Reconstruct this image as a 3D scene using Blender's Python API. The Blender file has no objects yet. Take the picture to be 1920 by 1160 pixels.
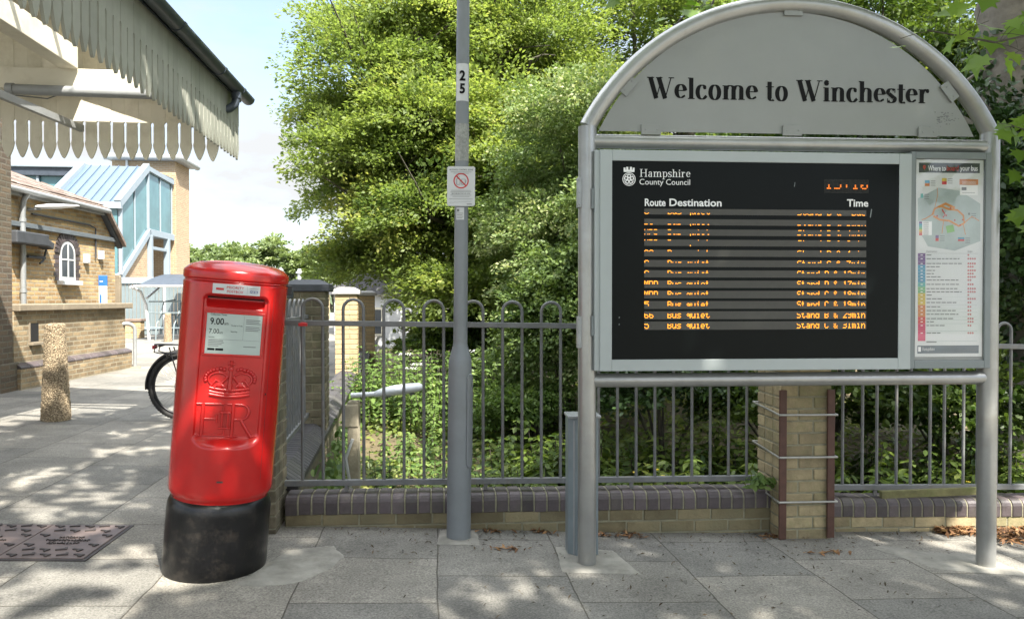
import bpy, bmesh, math, random
import numpy as np
from mathutils import Vector, Matrix, Euler

R = math.radians
random.seed(7)
RNG = np.random.default_rng(11)
scene = bpy.context.scene
COL = scene.collection

# ------------------------------------------------------------------ camera
F = 1390.0                       # focal length in photograph pixels (1920 wide)
CAM = Vector((0, 0, 1.4))
PITCH = math.atan(20 / F)        # looking very slightly down
cam_d = bpy.data.cameras.new('camera')
cam_d.sensor_width = 36.0
cam_d.lens = 36.0 * F / 1920.0
cam_d.clip_start = 0.05
cam_d.clip_end = 3000
cam = bpy.data.objects.new('camera', cam_d)
COL.objects.link(cam)
cam.location = CAM
cam.rotation_euler = (math.pi / 2 - PITCH, 0, 0)
scene.camera = cam

# ------------------------------------------------------------------ light
SUN_EL = R(52)
SUN_AZ = math.atan2(0.58, -0.815)           # the sun stands behind the camera, to the right
to_sun = Vector((math.sin(SUN_AZ) * math.cos(SUN_EL), math.cos(SUN_AZ) * math.cos(SUN_EL), math.sin(SUN_EL)))
sun_d = bpy.data.lights.new('sun', 'SUN')
sun_d.energy = 2.05
sun_d.angle = R(0.53)
sun_d.color = (1.0, 0.95, 0.86)
sun = bpy.data.objects.new('sun', sun_d)
COL.objects.link(sun)
sun.location = (5, -10, 15)
sun.rotation_euler = (-to_sun).to_track_quat('-Z', 'Y').to_euler()

world = bpy.data.worlds.new('World')
scene.world = world
world.use_nodes = True
wn, wl = world.node_tree.nodes, world.node_tree.links
wn.clear()
w_out = wn.new('ShaderNodeOutputWorld')
w_bg = wn.new('ShaderNodeBackground')
w_bg.inputs['Strength'].default_value = 0.05
w_sky = wn.new('ShaderNodeTexSky')
w_sky.sky_type = 'NISHITA'
w_sky.sun_disc = False
w_sky.sun_elevation = SUN_EL
w_sky.sun_rotation = SUN_AZ
w_sky.dust_density = 1.6
w_sky.ozone_density = 1.0
w_tc = wn.new('ShaderNodeTexCoord')
w_map = wn.new('ShaderNodeMapping')
w_map.inputs['Scale'].default_value = (1.0, 1.0, 2.6)
w_map.inputs['Location'].default_value = (0.35, 0.2, 0.1)
w_noise = wn.new('ShaderNodeTexNoise')
w_noise.inputs['Scale'].default_value = 2.6
w_noise.inputs['Detail'].default_value = 9
w_noise.inputs['Roughness'].default_value = 0.58
w_ramp = wn.new('ShaderNodeValToRGB')
w_ramp.color_ramp.elements[0].position = 0.31
w_ramp.color_ramp.elements[1].position = 0.60
w_mix = wn.new('ShaderNodeMix')
w_mix.data_type = 'RGBA'
# unseen high cloud is brightened to fill the shade; low veil stays dimmer
w_sep = wn.new('ShaderNodeSeparateXYZ')
w_alt = wn.new('ShaderNodeMapRange')
w_alt.interpolation_type = 'SMOOTHSTEP'
w_alt.inputs['From Min'].default_value = 0.42
w_alt.inputs['From Max'].default_value = 0.66
w_cl = wn.new('ShaderNodeMix')
w_cl.data_type = 'RGBA'
w_cl.inputs['A'].default_value = (2.3, 2.36, 2.42, 1)
w_cl.inputs['B'].default_value = (12.6, 13.0, 13.5, 1)
wl.new(w_tc.outputs['Generated'], w_sep.inputs[0])
wl.new(w_sep.outputs['Z'], w_alt.inputs['Value'])
wl.new(w_alt.outputs['Result'], w_cl.inputs['Factor'])
wl.new(w_cl.outputs['Result'], w_mix.inputs['B'])
wl.new(w_tc.outputs['Generated'], w_map.inputs['Vector'])
wl.new(w_map.outputs['Vector'], w_noise.inputs['Vector'])
wl.new(w_noise.outputs['Fac'], w_ramp.inputs['Fac'])
wl.new(w_ramp.outputs['Color'], w_mix.inputs['Factor'])
wl.new(w_sky.outputs['Color'], w_mix.inputs['A'])
wl.new(w_mix.outputs['Result'], w_bg.inputs['Color'])
wl.new(w_bg.outputs['Background'], w_out.inputs['Surface'])

vs = scene.view_settings
vs.view_transform = 'Standard'
vs.look = 'None'
vs.gamma = 1.0
vs.use_curve_mapping = False
vs.exposure = 3.0
scene.cycles.max_bounces = 6
scene.cycles.transparent_max_bounces = 8
scene.cycles.use_denoising = True

# ------------------------------------------------------------------ helpers
def at(px, py, Y):
    """the point seen at photograph pixel (px, py) at distance Y in front of the camera"""
    x, z = (px - 960) / F, -(py - 580) / F
    c, s = math.cos(PITCH), math.sin(PITCH)
    dy, dz = c + z * s, -s + z * c
    t = Y / dy
    return Vector((x * t, Y, CAM.z + dz * t))

def lerp(a, b, t): return a + (b - a) * t
def sstep(a, b, x):
    t = min(1, max(0, (x - a) / (b - a)))
    return t * t * (3 - 2 * t)

class MB:
    """collects simple shapes and links them as ONE mesh object"""
    def __init__(s, M=None):
        s.v, s.f, s.m, s.sm, s.t, s.M = [], [], [], [], [], M
    def add(s, verts, faces, mi=0, smooth=False, tint=None):
        o = len(s.v)
        M = s.M
        t = random.random() if tint is None else tint
        for p in verts:
            p = Vector(p)
            s.v.append(tuple(M @ p) if M is not None else tuple(p))
            s.t.append(t)
        for f in faces:
            s.f.append([o + i for i in f]); s.m.append(mi); s.sm.append(smooth)
    def box(s, c, d, mi=0, rz=0, ry=0, rx=0, tint=None):
        hx, hy, hz = d[0] / 2, d[1] / 2, d[2] / 2
        vs_ = [Vector((x, y, z)) for z in (-hz, hz) for y in (-hy, hy) for x in (-hx, hx)]
        if rz or ry or rx:
            m = Euler((rx, ry, rz)).to_matrix()
            vs_ = [m @ v for v in vs_]
        vs_ = [v + Vector(c) for v in vs_]
        s.add(vs_, [(0, 2, 3, 1), (4, 5, 7, 6), (0, 1, 5, 4), (2, 6, 7, 3), (0, 4, 6, 2), (1, 3, 7, 5)], mi, False, tint)
    def bb(s, a, b, mi=0, tint=None):
        s.box([(p + q) / 2 for p, q in zip(a, b)], [abs(q - p) for p, q in zip(a, b)], mi, tint=tint)
    def tube(s, pts, r, n=12, mi=0, closed=False, caps=True, smooth=True, tint=None, flat=1.0):
        pts = [Vector(p) for p in pts]
        k = len(pts)
        rr = r if isinstance(r, (list, tuple)) else [r] * k
        up, vs_, N = None, [], None
        for i in range(k):
            if closed: d = pts[(i + 1) % k] - pts[i - 1]
            else: d = pts[min(i + 1, k - 1)] - pts[max(i - 1, 0)]
            d.normalize()
            if N is None:
                N = d.cross(Vector((0, 0, 1)))
                if N.length < 1e-3: N = d.cross(Vector((0, 1, 0)))
                N.normalize()
            else:
                N = (N - d * N.dot(d)).normalized()
            B = d.cross(N)
            for j in range(n):
                a = 2 * math.pi * j / n
                vs_.append(pts[i] + (N * math.cos(a) + B * math.sin(a) * flat) * rr[i])
        fs = []
        for i in range(k if closed else k - 1):
            for j in range(n):
                a, b = i * n + j, i * n + (j + 1) % n
                c, d = ((i + 1) % k) * n + (j + 1) % n, ((i + 1) % k) * n + j
                fs.append((a, b, c, d))
        s.add(vs_, fs, mi, smooth, tint)
        if caps and not closed:
            t = s.t[-1] if s.t else 0
            s.add(vs_[:n], [tuple(range(n))[::-1]], mi, False, t)
            s.add(vs_[-n:], [tuple(range(n))], mi, False, t)
    def lathe(s, prof, n=32, mi=0, smooth=True, c=(0, 0, 0), tint=None):
        vs_, fs = [], []
        for r, z in prof:
            for j in range(n):
                a = 2 * math.pi * j / n
                vs_.append((c[0] + r * math.cos(a), c[1] + r * math.sin(a), c[2] + z))
        for i in range(len(prof) - 1):
            for j in range(n):
                fs.append((i * n + j, i * n + (j + 1) % n, (i + 1) * n + (j + 1) % n, (i + 1) * n + j))
        s.add(vs_, fs, mi, smooth, tint)
        k = len(prof)
        s.add(vs_[:n], [tuple(range(n))[::-1]], mi, False, tint)
        s.add(vs_[(k - 1) * n:], [tuple(range(n))], mi, False, tint)
    def prism(s, poly, y0, y1, mi=0, tint=None, axes='xz', sides=True):
        """outline in the xz plane (or xy / yz) given thickness along the third axis"""
        n = len(poly)
        def P(p, q):
            return {'xz': (p[0], q, p[1]), 'xy': (p[0], p[1], q), 'yz': (q, p[0], p[1])}[axes]
        vs_ = [P(p, y0) for p in poly] + [P(p, y1) for p in poly]
        fs = [tuple(range(n)), tuple(range(2 * n - 1, n - 1, -1))]
        if sides: fs += [(i, n + i, n + (i + 1) % n, (i + 1) % n) for i in range(n)]
        s.add(vs_, fs, mi, False, tint)
    def strip(s, pts, ws, y, mi=0, tint=None):
        """a flat ribbon in the xz plane at depth y, with a width at every point"""
        L, k = [], len(pts)
        for i in range(k):
            d = Vector(pts[min(i + 1, k - 1)]) - Vector(pts[max(i - 1, 0)])
            d = d / max(d.length, 1e-9)
            nx, nz = -d[1], d[0]
            w = ws[i] / 2
            L.append((pts[i][0] + nx * w, y, pts[i][1] + nz * w))
            L.append((pts[i][0] - nx * w, y, pts[i][1] - nz * w))
        s.add(L, [(2 * i, 2 * i + 1, 2 * i + 3, 2 * i + 2) for i in range(k - 1)], mi, False, tint)
    def ball(s, c, r, mi=0, n=8, tint=None, sq=(1, 1, 1)):
        vs_, fs = [], []
        for i in range(n + 1):
            a = math.pi * i / n
            for j in range(n):
                b = 2 * math.pi * j / n
                vs_.append((c[0] + sq[0] * r * math.sin(a) * math.cos(b), c[1] + sq[1] * r * math.sin(a) * math.sin(b), c[2] + sq[2] * r * math.cos(a)))
        for i in range(n):
            for j in range(n):
                fs.append((i * n + j, (i + 1) * n + j, (i + 1) * n + (j + 1) % n, i * n + (j + 1) % n))
        s.add(vs_, fs, mi, True, tint)
    def build(s, name, mats, parent=None, bevel=0, loc=None, seg=2):
        me = bpy.data.meshes.new(name)
        me.from_pydata(s.v, [], s.f)
        for m in (mats if isinstance(mats, (list, tuple)) else [mats]): me.materials.append(m)
        if s.f:
            me.polygons.foreach_set('material_index', s.m)
            me.polygons.foreach_set('use_smooth', s.sm)
        at_ = me.attributes.new('tint', 'FLOAT', 'POINT')
        at_.data.foreach_set('value', s.t)
        me.update()
        o = bpy.data.objects.new(name, me)
        COL.objects.link(o)
        if parent is not None: o.parent = parent
        if loc is not None: o.location = loc
        if bevel:
            b = o.modifiers.new('edges', 'BEVEL')
            b.width = bevel; b.segments = seg; b.limit_method = 'ANGLE'; b.angle_limit = R(40)
        return o

def tag(o, label=None, cat=None, group=None, kind=None):
    if label: o['label'] = label
    if cat: o['category'] = cat
    if group: o['group'] = group
    if kind: o['kind'] = kind
    return o

def thing(name, label, cat, loc=(0, 0, 0), rz=0, group=None):
    o = bpy.data.objects.new(name, None)
    o.empty_display_size = 0.2
    COL.objects.link(o)
    o.location = loc
    o.rotation_euler = (0, 0, rz)
    return tag(o, label, cat, group)

def sub(name, parent, loc=(0, 0, 0)):
    o = bpy.data.objects.new(name, None)
    o.empty_display_size = 0.1
    COL.objects.link(o)
    o.parent = parent
    o.location = loc
    return o

def dup_tree(o, parent=None):
    c = o.copy()
    COL.objects.link(c)
    if parent is not None: c.parent = parent
    for ch in list(o.children): dup_tree(ch, c)
    return c

# ------------------------------------------------------------------ materials
def nd(nt, t, **kw):
    n = nt.nodes.new(t)
    for k, v in kw.items():
        if k in n.inputs: n.inputs[k].default_value = v
        else: setattr(n, k, v)
    return n

def rgba(c): return (c[0], c[1], c[2], 1)

def mat(name, col, rough=0.6, metal=0.0, var=0.25, scale=6.0, bump=0.0, bscale=60.0, tint=0.0, col2=None, dirt=None, dirt_amt=0.0, dirt_scale=3.0, emit=None, spec=0.5, coat=0.0):
    """one colour broken up by noise, optional per-piece tint, dirt blotches and fine bump"""
    m = bpy.data.materials.new(name)
    m.use_nodes = True
    nt = m.node_tree
    b = nt.nodes['Principled BSDF']
    b.inputs['Roughness'].default_value = rough
    b.inputs['Metallic'].default_value = metal
    b.inputs['Specular IOR Level'].default_value = spec
    if coat:
        b.inputs['Coat Weight'].default_value = coat
        b.inputs['Coat Roughness'].default_value = 0.08
    tc = nd(nt, 'ShaderNodeTexCoord')
    col2 = col2 or tuple(c * (1 - var) for c in col)
    n1 = nd(nt, 'ShaderNodeTexNoise', Scale=scale, Detail=6.0, Roughness=0.62)
    nt.links.new(tc.outputs['Object'], n1.inputs['Vector'])
    rp = nd(nt, 'ShaderNodeMapRange')
    rp.inputs['From Min'].default_value = 0.32
    rp.inputs['From Max'].default_value = 0.68
    nt.links.new(n1.outputs['Fac'], rp.inputs['Value'])
    mx = nd(nt, 'ShaderNodeMix', data_type='RGBA')
    mx.inputs['A'].default_value = rgba(col2)
    mx.inputs['B'].default_value = rgba(col)
    nt.links.new(rp.outputs['Result'], mx.inputs['Factor'])
    out = mx.outputs['Result']
    if tint:
        a = nd(nt, 'ShaderNodeAttribute', attribute_name='tint')
        r2 = nd(nt, 'ShaderNodeMapRange')
        r2.inputs['To Min'].default_value = 1 - tint
        r2.inputs['To Max'].default_value = 1 + tint * 0.7
        nt.links.new(a.outputs['Fac'], r2.inputs['Value'])
        vm = nd(nt, 'ShaderNodeVectorMath', operation='SCALE')
        nt.links.new(out, vm.inputs[0])
        nt.links.new(r2.outputs['Result'], vm.inputs['Scale'])
        out = vm.outputs['Vector']
    if dirt:
        n3 = nd(nt, 'ShaderNodeTexNoise', Scale=dirt_scale, Detail=8.0, Roughness=0.7)
        nt.links.new(tc.outputs['Object'], n3.inputs['Vector'])
        r3 = nd(nt, 'ShaderNodeMapRange')
        r3.inputs['From Min'].default_value = 0.5
        r3.inputs['From Max'].default_value = 0.72
        r3.inputs['To Max'].default_value = dirt_amt
        nt.links.new(n3.outputs['Fac'], r3.inputs['Value'])
        m3 = nd(nt, 'ShaderNodeMix', data_type='RGBA')
        nt.links.new(r3.outputs['Result'], m3.inputs['Factor'])
        nt.links.new(out, m3.inputs['A'])
        m3.inputs['B'].default_value = rgba(dirt)
        out = m3.outputs['Result']
    nt.links.new(out, b.inputs['Base Color'])
    if bump:
        n2 = nd(nt, 'ShaderNodeTexNoise', Scale=bscale, Detail=5.0, Roughness=0.6)
        nt.links.new(tc.outputs['Object'], n2.inputs['Vector'])
        bp = nd(nt, 'ShaderNodeBump', Strength=bump, Distance=0.01)
        nt.links.new(n2.outputs['Fac'], bp.inputs['Height'])
        nt.links.new(bp.outputs['Normal'], b.inputs['Normal'])
    if emit:
        b.inputs['Emission Color'].default_value = rgba(emit[0])
        b.inputs['Emission Strength'].default_value = emit[1]
    return m

def brick_mat(name, c1, c2, mortar, wall='x', bw=0.225, bh=0.075, bump=0.5, dirt=(0.08, 0.08, 0.05), dirt_amt=0.35, msize=0.012):
    """stretcher bond laid on vertical faces: runs along x or along y of the object"""
    m = bpy.data.materials.new(name)
    m.use_nodes = True
    nt = m.node_tree
    b = nt.nodes['Principled BSDF']
    b.inputs['Roughness'].default_value = 0.88
    tc = nd(nt, 'ShaderNodeTexCoord')
    sp = nd(nt, 'ShaderNodeSeparateXYZ')
    nt.links.new(tc.outputs['Object'], sp.inputs[0])
    cb = nd(nt, 'ShaderNodeCombineXYZ')
    # a face that looks along x shows y, a face that looks along y shows x
    ad = nd(nt, 'ShaderNodeMath', operation='ADD')
    nt.links.new(sp.outputs['X'], ad.inputs[0])
    nt.links.new(sp.outputs['Y'], ad.inputs[1])
    nt.links.new(ad.outputs[0], cb.inputs['X'])
    nt.links.new(sp.outputs['Z'], cb.inputs['Y'])
    nz = nd(nt, 'ShaderNodeTexNoise', Scale=9.0, Detail=3.0)
    nt.links.new(tc.outputs['Object'], nz.inputs['Vector'])
    wob = nd(nt, 'ShaderNodeVectorMath', operation='MULTIPLY_ADD')
    wob.inputs[1].default_value = (0.012, 0.012, 0)
    nt.links.new(nz.outputs['Color'], wob.inputs[0])
    nt.links.new(cb.outputs[0], wob.inputs[2])
    br = nd(nt, 'ShaderNodeTexBrick')
    br.inputs['Scale'].default_value = 1.0
    br.inputs['Brick Width'].default_value = bw
    br.inputs['Row Height'].default_value = bh
    br.inputs['Mortar Size'].default_value = msize
    br.inputs['Mortar Smooth'].default_value = 0.25
    br.inputs['Bias'].default_value = 0.0
    br.inputs['Color1'].default_value = rgba(c1)
    br.inputs['Color2'].default_value = rgba(c2)
    br.inputs['Mortar'].default_value = rgba(mortar)
    nt.links.new(wob.outputs[0], br.inputs['Vector'])
    n1 = nd(nt, 'ShaderNodeTexNoise', Scale=1.4, Detail=9.0, Roughness=0.7)
    nt.links.new(tc.outputs['Object'], n1.inputs['Vector'])
    r1 = nd(nt, 'ShaderNodeMapRange')
    r1.inputs['From Min'].default_value = 0.42
    r1.inputs['From Max'].default_value = 0.7
    r1.inputs['To Max'].default_value = dirt_amt
    nt.links.new(n1.outputs['Fac'], r1.inputs['Value'])
    mx = nd(nt, 'ShaderNodeMix', data_type='RGBA')
    nt.links.new(r1.outputs['Result'], mx.inputs['Factor'])
    nt.links.new(br.outputs['Color'], mx.inputs['A'])
    mx.inputs['B'].default_value = rgba(dirt)
    n2 = nd(nt, 'ShaderNodeTexNoise', Scale=40.0, Detail=4.0, Roughness=0.7)
    nt.links.new(tc.outputs['Object'], n2.inputs['Vector'])
    r2 = nd(nt, 'ShaderNodeMapRange')
    r2.inputs['To Min'].default_value = 0.55
    r2.inputs['To Max'].default_value = 1.4
    nt.links.new(n2.outputs['Fac'], r2.inputs['Value'])
    vm = nd(nt, 'ShaderNodeVectorMath', operation='SCALE')
    nt.links.new(mx.outputs['Result'], vm.inputs[0])
    nt.links.new(r2.outputs['Result'], vm.inputs['Scale'])
    nt.links.new(vm.outputs['Vector'], b.inputs['Base Color'])
    bp = nd(nt, 'ShaderNodeBump', Strength=bump, Distance=0.012, invert=True)
    hs = nd(nt, 'ShaderNodeMath', operation='MULTIPLY_ADD')
    hs.inputs[1].default_value = -0.35
    nt.links.new(n2.outputs['Fac'], hs.inputs[0])
    nt.links.new(br.outputs['Fac'], hs.inputs[2])
    nt.links.new(hs.outputs[0], bp.inputs['Height'])
    nt.links.new(bp.outputs['Normal'], b.inputs['Normal'])
    return m

def leaf_mat(name, dark, light, trans=0.4, rough=0.5, third=None):
    """leaf colour ranges with the tint of every leaf; light also passes through the blade"""
    m = bpy.data.materials.new(name)
    m.use_nodes = True
    nt = m.node_tree
    b = nt.nodes['Principled BSDF']
    b.inputs['Roughness'].default_value = rough
    b.inputs['Specular IOR Level'].default_value = 0.35
    a = nd(nt, 'ShaderNodeAttribute', attribute_name='tint')
    rp = nd(nt, 'ShaderNodeValToRGB')
    rp.color_ramp.elements[0].color = rgba(dark)
    rp.color_ramp.elements[1].color = rgba(light)
    if third:
        rp.color_ramp.elements[1].position = 0.8
        e = rp.color_ramp.elements.new(1.0)
        e.color = rgba(third)
    nt.links.new(a.outputs['Fac'], rp.inputs['Fac'])
    nt.links.new(rp.outputs['Color'], b.inputs['Base Color'])
    tr = nd(nt, 'ShaderNodeBsdfTranslucent')
    br = nd(nt, 'ShaderNodeVectorMath', operation='MULTIPLY')
    br.inputs[1].default_value = (1.22, 1.25, 0.75)
    nt.links.new(rp.outputs['Color'], br.inputs[0])
    nt.links.new(br.outputs[0], tr.inputs['Color'])
    mx = nd(nt, 'ShaderNodeMixShader')
    mx.inputs['Fac'].default_value = trans
    nt.links.new(b.outputs[0], mx.inputs[1])
    nt.links.new(tr.outputs[0], mx.inputs[2])
    nt.links.new(mx.outputs[0], nt.nodes['Material Output'].inputs['Surface'])
    return m

def glass_mat(name, col=(0.9, 0.95, 0.95), rough=0.02, fac=0.85):
    """thin pane: mostly clear with a reflection that grows towards grazing angles"""
    m = bpy.data.materials.new(name)
    m.use_nodes = True
    nt = m.node_tree
    nt.nodes.remove(nt.nodes['Principled BSDF'])
    t = nd(nt, 'ShaderNodeBsdfTransparent', Color=rgba(col))
    g = nd(nt, 'ShaderNodeBsdfGlossy', Roughness=rough, Color=(1, 1, 1, 1))
    fr = nd(nt, 'ShaderNodeFresnel', IOR=1.5)
    ml = nd(nt, 'ShaderNodeMath', operation='MULTIPLY_ADD')
    ml.inputs[1].default_value = fac
    ml.inputs[2].default_value = 0.02
    nt.links.new(fr.outputs[0], ml.inputs[0])
    mx = nd(nt, 'ShaderNodeMixShader')
    nt.links.new(ml.outputs[0], mx.inputs['Fac'])
    nt.links.new(t.outputs[0], mx.inputs[1])
    nt.links.new(g.outputs[0], mx.inputs[2])
    nt.links.new(mx.outputs[0], nt.nodes['Material Output'].inputs['Surface'])
    return m

M_ = {}
M_['galv'] = mat('galvanised steel', (0.33, 0.345, 0.35), 0.42, 0.35, 0.18, 9, 0.06, 90, dirt=(0.26, 0.25, 0.22), dirt_amt=0.35)
M_['signsteel'] = mat('sign tube steel', (0.37, 0.372, 0.36), 0.30, 0.6, 0.16, 7, 0.05, 140, dirt=(0.26, 0.24, 0.19), dirt_amt=0.4, dirt_scale=5)
M_['panel'] = mat('brushed sign panel', (0.265, 0.275, 0.262), 0.5, 0.15, 0.10, 2.2, 0.02, 200, dirt=(0.29, 0.29, 0.26), dirt_amt=0.35, dirt_scale=2)
M_['case'] = mat('pale painted case', (0.36, 0.395, 0.39), 0.4, 0.1, 0.06, 4, dirt=(0.4, 0.4, 0.38), dirt_amt=0.2)
M_['case_grey'] = mat('grey painted case', (0.19, 0.215, 0.215), 0.45, 0.15, 0.10, 5)
M_['screen'] = mat('display screen', (0.0035, 0.0055, 0.0055), 0.3, 0, 0.2, 3, spec=0.12)
M_['ledstrip'] = mat('led strip', (0.055, 0.053, 0.044), 0.5, 0, 0.12, 30)
M_['led'] = mat('lit led', (0.9, 0.4, 0.02), 0.5, emit=((1.0, 0.30, 0.012), 0.42))
M_['led_dim'] = mat('dim led', (0.5, 0.15, 0.01), 0.5, emit=((1.0, 0.20, 0.01), 0.16))
M_['black'] = mat('black lettering', (0.006, 0.006, 0.006), 0.6, spec=0.15)
M_['white'] = mat('white lettering', (0.8, 0.8, 0.79), 0.5, 0, 0.05)
M_['red'] = mat('postbox red paint', (0.53, 0.010, 0.009), 0.27, 0, 0.16, 5, 0.05, 35, dirt=(0.26, 0.008, 0.011), dirt_amt=0.35, dirt_scale=3.5, coat=0.25)
M_['redmark'] = mat('red print', (0.55, 0.03, 0.03), 0.5)
M_['boxblack'] = mat('scuffed black paint', (0.004, 0.004, 0.0045), 0.3, 0, 0.3, 10, 0.1, 60, dirt=(0.055, 0.045, 0.036), dirt_amt=0.4, dirt_scale=14)
M_['dark'] = mat('dark opening', (0.006, 0.006, 0.006), 0.9)
M_['lamp_grey'] = mat('grey lamp post paint', (0.205, 0.222, 0.232), 0.40, 0.1, 0.12, 5, 0.03, 50, dirt=(0.14, 0.145, 0.14), dirt_amt=0.35)
M_['fence'] = mat('weathered grey railing', (0.19, 0.195, 0.195), 0.55, 0.2, 0.3, 14, 0.15, 60, dirt=(0.20, 0.17, 0.12), dirt_amt=0.6, dirt_scale=9)
M_['coping_dark'] = mat('dark weathered coping', (0.06, 0.056, 0.06), 0.6, 0, 0.3, 15, 0.25, 60, tint=0.3, dirt=(0.10, 0.10, 0.07), dirt_amt=0.5)
M_['coping'] = mat('purple engineering brick', (0.098, 0.078, 0.080), 0.5, 0, 0.3, 22, 0.25, 90, tint=0.42, dirt=(0.10, 0.10, 0.06), dirt_amt=0.4, dirt_scale=9)
M_['mortar'] = mat('mossy mortar', (0.30, 0.28, 0.19), 0.95, 0, 0.35, 18, 0.4, 80)
M_['brick_y'] = mat('yellow stock brick', (0.36, 0.29, 0.165), 0.9, 0, 0.3, 14, 0.5, 60, tint=0.3, dirt=(0.17, 0.18, 0.075), dirt_amt=0.7, dirt_scale=4)
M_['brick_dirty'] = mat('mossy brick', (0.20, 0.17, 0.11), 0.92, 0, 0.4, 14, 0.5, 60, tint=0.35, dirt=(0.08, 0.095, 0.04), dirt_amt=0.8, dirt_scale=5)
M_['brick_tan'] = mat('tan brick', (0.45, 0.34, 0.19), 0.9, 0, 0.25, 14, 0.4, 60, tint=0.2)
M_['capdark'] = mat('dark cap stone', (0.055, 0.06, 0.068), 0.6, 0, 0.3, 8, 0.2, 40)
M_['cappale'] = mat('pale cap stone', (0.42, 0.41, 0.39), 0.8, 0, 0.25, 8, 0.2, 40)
M_['rust'] = mat('brown painted angle iron', (0.10, 0.045, 0.03), 0.6, 0.1, 0.3, 20, 0.1, 80)
M_['band'] = mat('dull steel band', (0.42, 0.41, 0.37), 0.4, 0.5, 0.2, 20)
M_['wood'] = mat('mossy plank', (0.17, 0.16, 0.07), 0.95, 0, 0.4, 20, 0.4, 50, dirt=(0.10, 0.14, 0.03), dirt_amt=0.7)
M_['postwood'] = mat('weathered post', (0.42, 0.37, 0.27), 0.95, 0, 0.3, 12, 0.4, 50)
M_['bark'] = mat('bark', (0.085, 0.075, 0.055), 0.95, 0, 0.5, 9, 0.9, 22, dirt=(0.06, 0.075, 0.03), dirt_amt=0.6)
M_['greybark'] = mat('grey bark', (0.22, 0.20, 0.165), 0.95, 0, 0.5, 5, 0.8, 18, dirt=(0.07, 0.06, 0.045), dirt_amt=0.8)
M_['cream'] = mat('aged cream paint', (0.72, 0.675, 0.55), 0.6, 0, 0.12, 3, 0.1, 40, tint=0.08, dirt=(0.34, 0.28, 0.18), dirt_amt=0.4, dirt_scale=4)
M_['valance'] = mat('shaded grey green boards', (0.295, 0.30, 0.25), 0.65, 0, 0.15, 3, 0.1, 40, tint=0.10, dirt=(0.20, 0.21, 0.16), dirt_amt=0.5, dirt_scale=2.5)  # outer side boards stand in shade, and that is set into this tone
M_['gutter'] = mat('dark blue grey gutter', (0.05, 0.062, 0.08), 0.4, 0, 0.3, 6)
M_['pipe'] = mat('grey pipe', (0.30, 0.31, 0.31), 0.5, 0.1, 0.15, 8)
M_['slate'] = mat('roof slate', (0.12, 0.12, 0.13), 0.7, 0, 0.3, 4)
M_['agg'] = mat('pebble dashed concrete', (0.44, 0.345, 0.21), 0.95, 0, 0.3, 30, 0.3, 90, col2=(0.13, 0.10, 0.06))
M_['rubber'] = mat('tyre rubber', (0.022, 0.021, 0.02), 0.75, 0, 0.3, 30)
M_['blackmetal'] = mat('black metal', (0.015, 0.015, 0.017), 0.35, 0.2)
M_['steel'] = mat('bright steel', (0.55, 0.55, 0.55), 0.25, 0.9)
M_['reflector'] = mat('red reflector', (0.4, 0.01, 0.02), 0.2)
M_['stair_white'] = mat('pale blue steel', (0.27, 0.32, 0.36), 0.5, 0.1, 0.08, 3)
M_['stair_roof'] = mat('standing seam roof', (0.085, 0.125, 0.175), 0.5, 0.1, 0.10, 2)
M_['tile'] = mat('old clay roof tile', (0.20, 0.145, 0.115), 0.9, 0, 0.4, 5, 0.5, 20, tint=0.35, dirt=(0.26, 0.245, 0.225), dirt_amt=0.85, dirt_scale=3)
M_['stone'] = mat('pale coping stone', (0.25, 0.205, 0.145), 0.9, 0, 0.3, 6, 0.3, 30, dirt=(0.14, 0.12, 0.08), dirt_amt=0.5)
M_['paintwhite'] = mat('white paint', (0.6, 0.61, 0.61), 0.5, 0, 0.08, 5)
M_['signwhite'] = mat('white sign face', (0.56, 0.57, 0.57), 0.4, 0, 0.07, 3)
M_['notice'] = mat('notice paper', (0.42, 0.49, 0.455), 0.25, 0, 0.06, 3)
M_['print_grey'] = mat('grey print', (0.18, 0.19, 0.19), 0.6)
M_['blue'] = mat('blue print', (0.02, 0.12, 0.42), 0.5)
M_['band_grey'] = mat('speckled grey band', (0.36, 0.37, 0.34), 0.6, 0, 0.5, 60)
M_['concrete'] = mat('pale concrete patch', (0.32, 0.305, 0.265), 0.95, 0, 0.4, 7, 0.5, 60, dirt=(0.17, 0.16, 0.13), dirt_amt=0.8, dirt_scale=4)
M_['iron'] = mat('cast iron cover', (0.175, 0.132, 0.117), 0.5, 0.2, 0.35, 7, 0.1, 60)
M_['iron_dark'] = mat('cast iron relief', (0.07, 0.058, 0.054), 0.6, 0.3, 0.3, 9)
M_['lantern'] = mat('white lantern shell', (0.74, 0.76, 0.78), 0.4, 0, 0.05)
M_['glass'] = glass_mat('clear pane', (.985, .985, .985), fac=0.22)
M_['stairglass'] = mat('teal reflective pane', (0.10, 0.215, 0.235), 0.06, 0, 0.35, .8, spec=0.7)
M_['windowdark'] = mat('window pane', (0.06, 0.07, 0.08), 0.08)
M_['palisade'] = mat('pale metal fencing', (0.20, 0.245, 0.255), 0.5, 0.2, 0.15, 3)
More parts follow.
